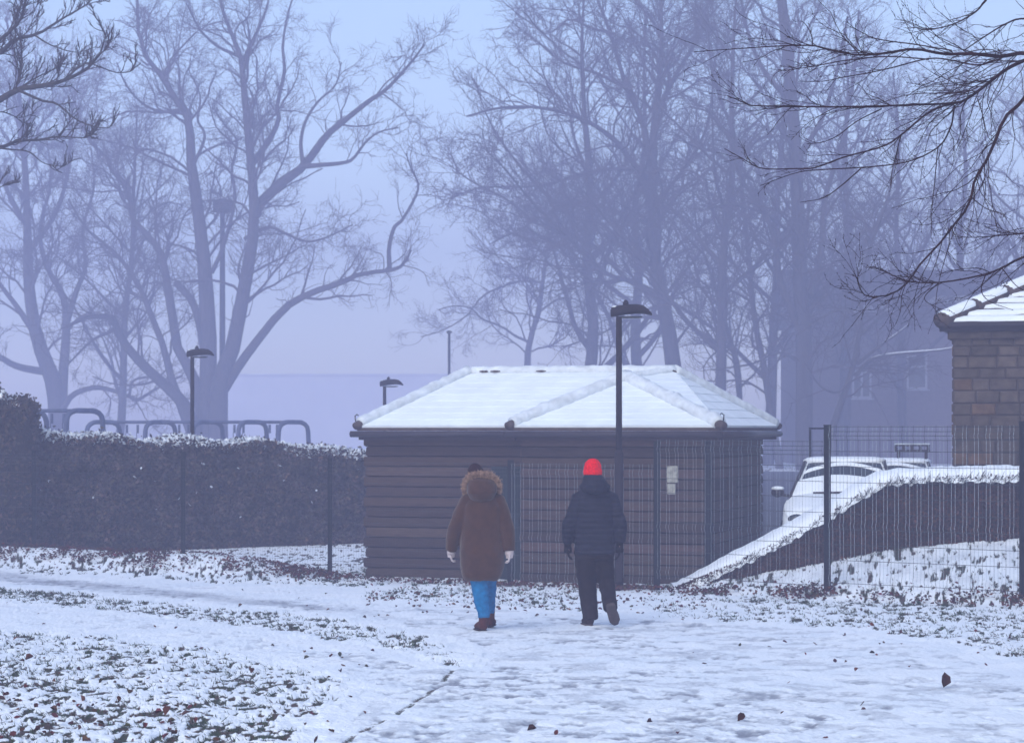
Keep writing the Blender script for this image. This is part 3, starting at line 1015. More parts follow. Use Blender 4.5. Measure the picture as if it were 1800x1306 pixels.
    NX = [
        limb([(2140, 1260), (2130, 900), (2120, 500), (2110, 200), (2090, -100), (2080, -350)], Y, .13, .09),
        limb([(2112, 230), (1980, 150), (1880, 105)] + q([(1800, 282), (1680, 300), (1520, 285), (1380, 287), (1220, 260), (1050, 285), (900, 290), (740, 255), (680, 242), (490, 245), (60, 275)]), Y, .036, .0022, -.6, n=30),
        limb([(2112, 200), (1960, 130)] + q([(1900, 300), (1800, 322), (1700, 372), (1600, 450), (1500, 522), (1430, 545), (1200, 555), (850, 565), (400, 560), (330, 545), (235, 505)]), Y, .036, .0022, .4, n=30),
        limb(q([(1430, 548), (1310, 585), (1150, 715), (1050, 775), (850, 830), (700, 885), (600, 890), (420, 890), (330, 845), (220, 785)]), Y + .25, .011, .0022, .3, n=26),
        limb(q([(1432, 556), (1425, 620), (1410, 680), (1350, 775), (1200, 850), (1000, 880), (750, 895), (600, 912), (410, 980)]), Y + .25, .010, .002, -.3, n=26),
        limb([(2115, 330), (1960, 200)] + q([(1900, 420), (1800, 530), (1700, 620), (1650, 740), (1600, 850), (1540, 950), (1510, 1080), (1420, 1200), (1350, 1290)]) + [(1617, 465), (1597, 495), (1567, 517), (1527, 522), (1512, 508), (1507, 490)], Y, .030, .0022, -.5, n=30),
        limb(q([(1680, 310), (1560, 345), (1430, 322), (1300, 310), (1100, 360), (960, 390), (840, 410), (740, 430), (610, 430)]), Y - .2, .008, .0018, .3, n=22),
        limb([(2120, 500), (1950, 440)] + [(1860, 440), (1800, 452), (1767, 468), (1733, 482), (1667, 495), (1620, 497), (1583, 490), (1543, 470)], Y, .022, .002, .4, n=26),
        limb([(2100, 50), (1900, -40)] + q([(1700, -80), (1600, 0), (1550, 60), (1450, 120), (1350, 150), (1260, 158)]), Y, .018, .002, .2, n=22),
        limb([(2110, 120), (1980, 60), (1880, 40)] + q([(1800, 100), (1700, 130), (1600, 190), (1480, 270)]), Y, .016, .004, .5, n=20),
        limb([(2122, 560), (1980, 480)] + q([(1900, 1215), (1800, 1232), (1700, 1240), (1560, 1252), (1430, 1250)]), Y + .4, .012, .002, 0, n=20),
        limb(q([(1420, 268), (1220, 235), (1100, 220), (1000, 200), (940, 170), (865, 132)]), Y - .3, .005, .0018, 0, n=18),
        limb(q([(1300, 315), (1080, 300), (860, 320), (700, 350), (600, 365), (505, 378)]), Y - .2, .005, .0018, .2, n=18),
        limb(q([(930, 285), (860, 215), (795, 185)]), Y - .4, .004, .0018, 0, n=12),
        limb(q([(685, 242), (680, 190), (655, 140), (635, 118)]), Y - .5, .004, .0018, 0, n=12),
        limb(q([(1150, 715), (1130, 800), (1105, 900), (1095, 985)]), Y + .4, .004, .0018, 0, n=14),
        limb(q([(1345, 780), (1330, 950), (1315, 1100), (1310, 1255)]), Y + .2, .004, .0018, 0, n=14),
        limb(q([(1050, 575), (920, 640), (820, 715), (740, 750), (655, 760)]), Y + .3, .005, .0018, 0, n=16),
        limb(q([(1520, 1040), (1600, 1100), (1700, 1135)]), Y, .004, .0016, 0, n=12),
        limb(q([(940, 890), (830, 985), (740, 1045), (620, 1068)]), Y + .3, .005, .0018, 0, n=16),
        limb(q([(1560, 460), (1470, 490), (1200, 500), (1000, 560)]), Y - .2, .005, .0016, 0, n=16),
        limb(q([(1555, 520), (1580, 600), (1610, 720), (1650, 750)]), Y, .004, .0016, 0, n=12),
        limb([(1597, 497), (1560, 480), (1535, 470)], Y - .3, .004, .0018, 0, n=10),
        limb([(1650, 497), (1625, 525), (1655, 545)], Y, .004, .0016, 0, n=10),
        limb([(1733, 482), (1725, 510), (1740, 530), (1780, 545)], Y, .004, .0016, 0, n=10),
        limb([(1760, 470), (1790, 505), (1830, 520)], Y, .004, .0016, 0, n=10),
    ]
    NX = [(resample(P, 30), np.interp(np.linspace(0, 1, 30), np.linspace(0, 1, len(R)), R)) for P, R in NX]
    # slim boughs: 1 cm where they enter the view, 2 mm at the tips
    NX = [(P, R if i == 0 else np.where(R > .004, .004 + (R - .004) * np.where(P[:, 0] > 3.6, .9, .42), R)) for i, (P, R) in enumerate(NX)]
    make_tree('bare_tree', 'nearest tree, its sharp dark budded twigs hanging in from the upper right corner', 'tree', NX, 32,
              [dict(per_m=11, lmin=.10, lmax=.62, rel=.24, ang=(.25, .85), up=.03, wig=.17, n=8, rmul=.6, rmin=.0018, maxr=.0034, sides=4, tmin=.2),
               dict(per_m=11, lmin=.03, lmax=.22, rel=.4, ang=(.4, 1.1), up=.1, wig=.16, n=5, rmul=.8, rmin=.0015, maxr=.0024, sides=3, tmin=.1),
               dict(per_m=26, lmin=.008, lmax=.016, rel=.01, ang=(.4, .8), up=.05, wig=.02, n=3, rmul=2.0, rmin=.0022, maxr=.0032, sides=4, tmin=.1, src='all', cap=9000)],
              base=W(2140, 1260, Y), bark=M['neartwig'], twig=M['neartwig'])


trees()

# ================================================================ SHED
TH = math.radians(18)
U = np.array([-math.cos(TH), math.sin(TH), 0])   # along the front, to the left
V_ = np.array([math.sin(TH), math.cos(TH), 0])   # away from the path
PC = np.array([2.87, 29.7, 0.0])                 # near right corner of the wing


def SP(u, v, z):
    return PC + U * u + V_ * v + np.array([0, 0, z])


def board_wall(mb, a, b, z0, z1, nrm, bh=.157, over=(0, 0), rng=random):
    """overlapping horizontal boards from plan point a to b, facing nrm"""
    a, b, nrm = np.array(a, float), np.array(b, float), np.array(nrm, float)
    d = (b - a) / np.linalg.norm(b - a)
    z = z0
    k = 0
    up = np.array([0, 0, 1.0])
    while z < z1 - .01:
        zt = min(z + bh, z1)
        e0 = over[0] * (k % 2)
        e1 = over[1] * (k % 2)
        A, B = a - d * e0, b + d * e1
        g = rng.uniform(.6, 1.4)
        mb.cur = (g, g * rng.uniform(.95, 1.05), g * rng.uniform(.92, 1.08))
        o = .026 + rng.uniform(-.003, .003)
        prof = [(-.02, z + .017), (o - .012, z + .017), (o, z + .024), (o + .002, z + bh * .45), (o - .006, z + bh * .8), (o - .014, zt - .004), (-.02, zt)]
        vs = []
        for q, zz in prof:
            vs += [A + nrm * q + up * min(zz, zt), B + nrm * q + up * min(zz, zt)]
        vs += [A - nrm * .045 + up * z, B - nrm * .045 + up * z, A - nrm * .045 + up * zt, B - nrm * .045 + up * zt]
        n = len(prof)
        fs = [(2 * i, 2 * i + 1, 2 * i + 3, 2 * i + 2) for i in range(n - 1)]
        c = 2 * n
        fs += [tuple([2 * i for i in range(n)] + [c + 2, c]), tuple([2 * i + 1 for i in range(n)][::-1] + [c + 1, c + 3])]
        fs += [(0, c, c + 1, 1), (2 * n - 2, 2 * n - 1, c + 3, c + 2), (c, c + 2, c + 3, c + 1)]
        mb.add(vs, fs)
        z = zt
        k += 1


def clip_poly(poly, a, b, c, keep_above):
    """clip 3D polygon by a*z.. simple: keep points with z >= c (or <= c)"""
    out = []
    n = len(poly)
    for i in range(n):
        p, q = poly[i], poly[(i + 1) % n]
        ip = (p[2] >= c) == keep_above or abs(p[2] - c) < 1e-9
        iq = (q[2] >= c) == keep_above or abs(q[2] - c) < 1e-9
        if ip:
            out.append(p)
        if ip != iq:
            t = (c - p[2]) / (q[2] - p[2] + 1e-12)
            out.append(p + (q - p) * t)
    return out


def course_face(mb, poly, course, thick, lip, rng=random, patch=None):
    """a roof slope covered course by course, every course stepping out over the next"""
    poly = [np.array(p, float) for p in poly]
    nrm = np.cross(poly[1] - poly[0], poly[2] - poly[0])
    nrm /= np.linalg.norm(nrm)
    if nrm[2] < 0:
        nrm = -nrm
    z0 = min(p[2] for p in poly)
    z1 = max(p[2] for p in poly)
    dz = course * math.sqrt(max(1e-6, 1 - nrm[2] ** 2))
    z = z0
    while z < z1 - 1e-4:
        zt = min(z + dz, z1)
        q = clip_poly(clip_poly(poly, 0, 0, z, True), 0, 0, zt, False)
        if len(q) >= 3:
            top = []
            for p in q:
                t = (p[2] - z) / (zt - z)
                top.append(p + nrm * (thick + lip * (1 - t)))
            k = len(q)
            vs = top + q
            fs = [tuple(range(k))] + [(i, i + k, (i + 1) % k + k, (i + 1) % k) for i in range(k)]
            mb.add(vs, fs)
        z = zt


def ridge_roll(mb, a, b, r, n=26, seed=0, squash=.9, amp=.2):
    """bumpy row of ridge tiles under snow from a to b"""
    rr = np.random.default_rng(seed)
    a, b = np.array(a, float), np.array(b, float)
    t = np.linspace(0, 1, n)
    P = a + (b - a) * t[:, None]
    P[:, 2] += rr.normal(0, r * .05, n)
    mb.tube(P, r * (1 + rr.normal(0, amp * .35, n)), 12, True, r * squash * (1 + rr.normal(0, amp * .35, n)))


def shed():
    root = thing('timber_shed', 'L-shaped shed of dark horizontal boards under a snow-covered hipped roof', 'shed', tuple(SP(2.5, 1.5, -.3)))
    inv = -np.array(root.location)

    def S(u, v, z):
        return SP(u, v, z) + inv
    L, p, Mw, w = 3.86, .50, 5.55, 2.86
    zb, zt = -.55, 2.02
    fn, rn = -V_, -U
    mb = MB()
    board_wall(mb, S(w, 0, 0), S(0, 0, 0), zb, zt, fn, over=(0, 0))
    mb.build('wall', M['wood'], root, tone=True)
    mb = MB()
    board_wall(mb, S(Mw, p, 0), S(w + .02, p, 0), zb, zt, fn, over=(.05, 0))
    mb.build('wall', M['wood'], root, tone=True)
    mb = MB()
    board_wall(mb, S(0, 0, 0), S(0, L, 0), zb, zt, rn)
    mb.build('wall', M['wood'], root, tone=True)
    mb = MB()
    board_wall(mb, S(w, p, 0), S(w, 0, 0), zb, zt, U)
    mb.build('wall', M['wood'], root, tone=True)
    mb = MB()
    board_wall(mb, S(0, L, 0), S(Mw, L, 0), zb, zt, V_)
    mb.build('wall', M['wood'], root, tone=True)
    mb = MB()
    board_wall(mb, S(Mw, L, 0), S(Mw, p, 0), zb, zt, U)
    mb.build('wall', M['wood'], root, tone=True)
    # door in the recess beside the wing
    mb = MB()
    z0 = -.35
    a = S(w + .10, p, z0) + fn * .05
    mb.box(a, U * .52, fn * .03, (0, 0, 1.86))
    for q in (.0, .26, .47):
        mb.box(a + U * q + fn * .03, U * .05, fn * .012, (0, 0, 1.86))
    for q in (.0, .9, 1.76):
        mb.box(a + U * .05 + fn * .03 + np.array([0, 0, q]), U * .42, fn * .009, (0, 0, .10))
    d = mb.build('door', M['green'], root)
    mb = MB()
    mb.tube([a + U * .06 + fn * .045 + np.array([0, 0, .95]), a + U * .06 + fn * .09 + np.array([0, 0, .95]), a + U * .06 + fn * .09 + np.array([0, 0, 1.08]), a + U * .06 + fn * .045 + np.array([0, 0, 1.08])], .009, 6)
    mb.build('handle', M['metal'], d)
    mb = MB()
    mb.box(S(-.03, -.05, zb), U * .10, V_ * .10, (0, 0, zt - zb))
    mb.build('corner_post', M['metal'], root)
    # roof
    ov = .22
    ze = 2.10
    A = S(1.63, 1.45, 2.84)
    J = S(1.05, p + 1.66, 2.955)
    K = S(4.46, p + 1.66, 2.965)
    c1, c2 = S(w + ov * .6, -ov, ze), S(-ov, -ov, ze)
    c3, c4 = S(-ov, L + ov, ze), S(Mw + .08, L + ov, ze)
    c5, c6 = S(Mw + .08, p - ov, ze), S(w + ov * .6, p - ov, ze)
    faces = [[c5, c6, S(1.63, p + 1.25, 2.84), J, K], [c1, c2, A], [c2, c3, J, A], [c3, c4, K, J], [c4, c5, K], [c6, c1, A, S(1.63, p + 1.25, 2.84)]]
    mb = MB()
    for f in faces:
        for i in range(1, len(f) - 1):
            dz = np.array([0, 0, .05])
            t = [f[0], f[i], f[i + 1]]
            mb.add(t + [q - dz for q in t], [(0, 1, 2), (5, 4, 3), (0, 3, 4, 1), (1, 4, 5, 2), (2, 5, 3, 0)])
    roof = mb.build('roof', M['tile'], root)
    mb = MB()
    # snow in courses following the tiles
    for f in ([c5, c6, S(1.63, p + 1.25, 2.84), J, K], [c1, c2, A], [c2, c3, J], [c2, J, A], [c3, c4, K, J], [c4, c5, K]):
        course_face(mb, f, .22, .030, .008)
    mb.build('snow_cover', M['roofsnow'], roof)
    up = np.array([0, 0, .05])
    k = 0
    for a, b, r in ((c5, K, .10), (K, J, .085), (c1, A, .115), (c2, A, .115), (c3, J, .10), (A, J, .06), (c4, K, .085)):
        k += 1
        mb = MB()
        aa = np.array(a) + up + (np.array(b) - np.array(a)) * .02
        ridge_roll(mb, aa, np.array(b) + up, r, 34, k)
        mb.build('ridge_snow', M['ridgesnow_shade'], roof, True)
        # few bare tile edges; along the hips, dark bits draw the roll's shade line
        ln = np.linalg.norm(np.array(b) - a)
        dv = (np.array(b) - a) / ln
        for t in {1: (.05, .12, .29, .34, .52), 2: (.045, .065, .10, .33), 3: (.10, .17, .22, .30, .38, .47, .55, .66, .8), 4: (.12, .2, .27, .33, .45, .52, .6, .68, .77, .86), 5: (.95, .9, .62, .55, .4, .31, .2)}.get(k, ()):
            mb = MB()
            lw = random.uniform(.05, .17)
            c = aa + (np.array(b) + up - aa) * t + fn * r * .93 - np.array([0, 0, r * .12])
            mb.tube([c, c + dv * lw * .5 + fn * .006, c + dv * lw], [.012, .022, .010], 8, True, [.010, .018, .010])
            mb.build('ridge_tile_shade_bit', M['tile'], roof)
    for a, b in ((c5, K), (c1, A), (c2, A), (c3, J)):
        d = (np.array(b) - a)
        d /= np.linalg.norm(d)
        mb = MB()
        s = np.array(a) + up * .6
        mb.tube([s - d * .03, s + d * .10], [.085, .09], 12, True, [.06, .07])
        mb.build('hip_end_tile', M['tile'], roof, True)
    for a, dx in ((c5, U), (c2, rn)):
        mb = MB()
        s = np.array(a) + np.array([0, 0, .02])
        mb.tube([s, s + dx * .03 + np.array([0, 0, .10]), s + dx * .035 + np.array([0, 0, .16]), s + dx * .0 + np.array([0, 0, .185]), s - dx * .02 + np.array([0, 0, .165])], .009, 6)
        mb.build('hip_iron', M['metal'], roof)
    # soffit boards and gutters
    mb = MB()
    for a, b in ((c5, c6), (c1, c2), (c2, c3), (c6, c1), (c4, c5), (c3, c4)):
        a, b = np.array(a), np.array(b)
        d = (b - a) / np.linalg.norm(b - a)
        inn = np.cross(np.array([0, 0, 1.0]), d)
        mid = (c1 + c2 + c3 + c4 + c5) / 5
        if np.dot(mid - a, inn) < 0:
            inn = -inn
        mb.box(a + np.array([0, 0, -.19]) + inn * .06, b - a, inn * .025, (0, 0, .135))
    mb.build('fascia', M['fascia'], root)
    mb = MB()
    for a, b, e0, e1 in ((c5, c6, .1, 0), (c1, c2, .06, .0), (c2, c3, 0, .12)):
        a, b = np.array(a), np.array(b)
        d = (b - a) / np.linalg.norm(b - a)
        inn = np.cross(np.array([0, 0, 1.0]), d)
        if np.dot(mid - a, inn) < 0:
            inn = -inn
        mb.tube([a - d * e0 - inn * .015 + np.array([0, 0, -.10]), b + d * e1 - inn * .015 + np.array([0, 0, -.10])], .055, 10, True, .05)
        g = mb.build('gutter', M['gutter'], root, True)
        mb = MB()
    # weathered notices pinned to the boards
    def notice(name, lab, u0, z, w_, h_, on_right=False):
        mb = MB()
        n_ = rn if on_right else fn
        al = V_ if on_right else -U
        o = (SP(0, u0, z) if on_right else SP(u0, 0, z)) + n_ * .034
        bend = [0, .004, .002, .005]
        for i in range(3):
            a = o + al * w_ * i / 3 + n_ * bend[i]
            b = o + al * w_ * (i + 1) / 3 + n_ * bend[i + 1]
            u_ = np.array([0, 0, h_])
            mb.add([a, b, b + u_, a + u_, a + n_ * .003, b + n_ * .003, b + u_ + n_ * .003, a + u_ + n_ * .003], [(3, 2, 1, 0), (4, 5, 6, 7), (0, 1, 5, 4), (2, 3, 7, 6), (0, 4, 7, 3), (1, 2, 6, 5)])
        tag(mb.build(name, M['paper'], None), lab, 'notice')
    notice('paper_notice', 'weathered pale paper notice on the boards of the shed front, right of the man', .63, 1.30, .16, .24)
    notice('paper_notice', 'smaller torn paper strip just under the main notice on the shed front', .625, 1.13, .12, .15)
    mb = MB()
    a = SP(0, 1.0, 1.02) + rn * .034
    mb.box(a, V_ * .62, rn * .02, (0, 0, .34))
    o = mb.build('wall_panel', M['wood'], None, tone=True)
    tag(o, 'flat board panel fixed on the right end wall of the shed', 'panel')


shed()


# ================================================================ FENCE
def fence():
    root = thing('mesh_fence', 'dark steel mesh fence with posts, running across in front of the hedge and shed', 'fence', (2.0, 28.3, gz(2.0, 28.3)))
    inv = -np.array(root.location)
    posts = [(-11.0, 36.8, 1.70), (-8.17, 35.0, 1.70), (-5.33, 33.2, 1.70), (-2.80, 31.5, 1.62), (-.02, 29.6, 1.62), (2.0, 28.3, 1.90), (4.08, 26.5, 2.12), (6.24, 25.0, 2.16), (8.5, 23.4, 2.2)]
    for (x, y, zt) in posts:
        mb = MB()
        z0 = gz(x, y) - .25
        c = np.array([x, y, 0]) + inv
        wd = .066 if x < -1 else .086
        mb.cbox(c + np.array([0, 0, (z0 + zt) / 2]), wd, .05, zt - z0)
        mb.cbox(c + np.array([0, 0, zt + .006]), wd + .008, .058, .012)
        for k in range(5):
            mb.cbox(c + np.array([0, -.03, zt - .15 - k * .42]), .03, .02, .05)
        mb.build('post', M['metal'], root)
    for (x0, y0, t0), (x1, y1, t1) in zip(posts[:-1], posts[1:]):
        a, b = np.array([x0, y0, 0]), np.array([x1, y1, 0])
        L = np.linalg.norm(b - a)
        d = (b - a) / L
        nrm = np.array([d[1], -d[0], 0])
        zt = min(t0, t1) - .03 if x0 < 4 else t0 - .0
        if abs(x0 - 4.08) < .01:
            zt = 2.12
        if abs(x0 - 2.0) < .01:
            zt = 1.93
        zb = max(gz(x0, y0), gz(x1, y1)) + .02
        if x0 < -2.5:
            zb = min(gz(x0, y0), gz(x1, y1)) - .1
        Ht = zt - zb

        def fold(z):
            o = 0
            for zc in (zt - .13, zt - .13 - (Ht - .2) * .62, zb + .10):
                o = max(o, .022 * max(0, 1 - abs(z - zc) / .05))
            return o
        zs = sorted(set([zb, zt] + [q for zc in (zt - .13, zt - .13 - (Ht - .2) * .62, zb + .10) for q in (zc - .055, zc, zc + .055)]))
        zs = [q for q in zs if zb <= q <= zt]
        n = int((L - .10) / .05)
        P = []
        for i in range(n + 1):
            s = .05 + i * (L - .10) / n
            P.append([a + d * s + nrm * (.045 + fold(z)) + np.array([0, 0, z]) for z in zs])
        P = np.array(P) + inv
        r = .0021 if x0 > 3 else (.0013 if x0 > -1 else .0009)
        V, f = tubes(P, np.full(P.shape[:2], r), 4)
        idx = np.arange(n + 1)
        pale = (idx % 3 != 2) & (x0 > -1)
        per = (len(zs) - 1) * 4
        hz = sorted(set([zt - .015, zt - .075, zt - .13, zt - .185] + [zt - .33 - .2 * k for k in range(int((Ht - .4) / .2))] + [zb + .04]))
        Hh = np.array([[a + d * .03 + nrm * (.052 + fold(z)) + np.array([0, 0, z]), a + d * (L / 2) + nrm * (.052 + fold(z)) + np.array([0, 0, z]), b - d * .03 + nrm * (.052 + fold(z)) + np.array([0, 0, z])] for z in hz]) + inv
        V2, f2 = tubes(Hh, np.full(Hh.shape[:2], .0034 if x0 > -1 else .002), 4)
        Va, fa = merge([(V, f), (V2, f2)])
        o = np_mesh('mesh_panel', Va, fa, [M['wire'], M['frost']], root)
        mi = np.concatenate([np.repeat(pale.astype(np.int32), per), np.zeros(len(f2), np.int32)])
        if len(mi) == len(o.data.polygons):
            o.data.polygons.foreach_set('material_index', mi)
    # pale gap posts seen beyond the shed: one thin leaning sign post
    mb = MB()
    c = W(1424, 790, 36)
    x, y = c[0], c[1]
    mb.tube([(x, y, gz(x, y) - .1), (x, y, 2.07)], .02, 6)
    mb.cbox((x + .16, y, 2.09), .36, .03, .03)
    o = mb.build('marker_post', M['metal'], None)
    tag(o, 'thin post with a short crossbar beyond the fence, beside the snowy car', 'post')


fence()


# ================================================================ LAMP POSTS
def lamp_posts():
    root = thing('lamp_post', 'tall dark lamp post in front of the shed, right of the man', 'lamp post', (0, 0, 0), 0, 'lamp posts')
    mb = MB()
    mb.tube([(0, 0, -.2), (0, 0, 1.92), (0, 0, 1.97)], [.062, .062, .045], 14)
    mb.build('lower_column', M['lampmetal'], root, True)
    mb = MB()
    mb.tube([(0, 0, 1.95), (0, 0, 3.82)], [.044, .041], 14)
    mb.build('upper_column', M['lampmetal'], root, True)
    mb = MB()
    # shovel-shaped head: short spigot behind the column, long tapering hood in front
    ks = [(-.115, 3.86, .055, .055), (-.10, 3.868, .07, .082), (-.02, 3.885, .10, .085), (.10, 3.905, .125, .083), (.24, 3.913, .13, .078), (.34, 3.905, .12, .068), (.41, 3.875, .10, .045), (.455, 3.845, .07, .018)]
    n = 18
    vs = []
    for x, z, hy, hz in ks:
        for j in range(n):
            q = 2 * math.pi * j / n
            s = math.sin(q)
            vs.append((x, hy * math.cos(q), z + hz * (s if s > 0 else s * .72)))
    fs = [(i * n + j, i * n + (j + 1) % n, (i + 1) * n + (j + 1) % n, (i + 1) * n + j) for i in range(len(ks) - 1) for j in range(n)]
    fs += [tuple(range(n - 1, -1, -1)), tuple((len(ks) - 1) * n + j for j in range(n))]
    mb.add(vs, fs)
    head = mb.build('lamp_head', M['lampmetal'], root, True)
    mb = MB()
    mb.loft([((.17, 0, 3.822), .16, .085), ((.17, 0, 3.805), .15, .08), ((.17, 0, 3.79), .11, .055)], 16)
    mb.build('lens', M['glass'], head, True)
    mb = MB()
    mb.loft([((.095, 0, 3.97), .042, .042), ((.095, 0, 4.01), .04, .04), ((.095, 0, 4.035), .028, .028), ((.095, 0, 4.05), .008, .008)], 12)
    mb.build('photocell', M['lampmetal'], head, True)
    mb = MB()
    mb.loft([((-.06, 0, 3.945), .04, .05), ((-.055, 0, 3.962), .032, .04), ((-.05, 0, 3.968), .01, .01)], 10)
    mb.build('snow_dab', M['snow'], head, True)
    mb = MB()
    mb.cbox((-.0, -.064, .35), .08, .006, .42)
    mb.build('access_door', M['lampmetal'], root)
    spots = [(1088, 28.45, None), (338, 43.0, 'distant lamp post behind the left hedge, in front of the thick forking tree'), (676, 50.0, 'farthest lamp post showing just over the left slope of the shed roof')]
    ztop = [4.05 - .18, 3.83, 3.36]
    for (x, Y, lab), zt in zip(spots, ztop):
        o = root if lab is None else copy_tree(root)
        X = (x - CX) / F * Y
        o.location = (X, Y, zt - 4.05)
        if lab:
            o['label'] = lab
    # floodlight mast and slim pole in the fog
    Y = 122.0
    X = (391 - CX) / F * Y
    t = thing('floodlight_mast', 'tall mast with a box floodlight, half hidden by the thick forking tree', 'floodlight', (X, Y, -.25))
    mb = MB()
    mb.tube([(0, 0, 0), (0, 0, 15.3)], [.2, .15], 10)
    mb.build('pole', M['metal'], t, True)
    mb = MB()
    mb.cbox((.03, 0, 15.65), 1.1, .7, .68)
    mb.cbox((.03, 0, 15.28), 1.4, .2, .09)
    mb.build('floodlight', M['metal'], t)
    Y = 96.0
    X = (789.5 - CX) / F * Y
    t = thing('slim_pole', 'slim plain pole standing in the fog above the left slope of the shed roof', 'pole', (X, Y, -.25))
    mb = MB()
    mb.tube([(0, 0, 0), (0, 0, 6.86)], [.075, .06], 8)
    mb.build('shaft', M['metal'], t, True)
    mb = MB()
    mb.loft([((0, 0, 6.82), .10, .10), ((0, 0, 6.90), .15, .12), ((0, 0, 6.95), .06, .06)], 10)
    mb.build('cap', M['metal'], t, True)


lamp_posts()


# ================================================================ HEDGES
def leafy(name, pts, nrm, size, m, parent, rng, tone=(.5, 1.5)):
    n = len(pts)
    a = rng.normal(0, 1, (n, 3)) + nrm * .7
    a /= np.linalg.norm(a, axis=1, keepdims=True)
    r = rng.normal(0, 1, (n, 3))
    u = np.cross(a, r)
    u /= np.linalg.norm(u, axis=1, keepdims=True)
    v = np.cross(a, u)
    s = rng.uniform(.6, 1.3, n)[:, None] * size
    V = np.stack([pts - u * s * .5, pts + v * s * .28, pts + u * s * .5 + a * s * .12, pts - v * s * .28], 1).reshape(-1, 3)
    Fq = np.arange(4 * n).reshape(n, 4)
    g = rng.uniform(tone[0], tone[1], n)
    h_ = 0.0 if tone[0] > .8 else 1.0
    t = np.repeat(np.stack([g * (1 + h_ * rng.uniform(-.15, .25, n)), g, g * (1 + h_ * rng.uniform(-.3, .1, n))], 1), 4, 0)
    return np_mesh(name, V, Fq, m, parent, tone=t)


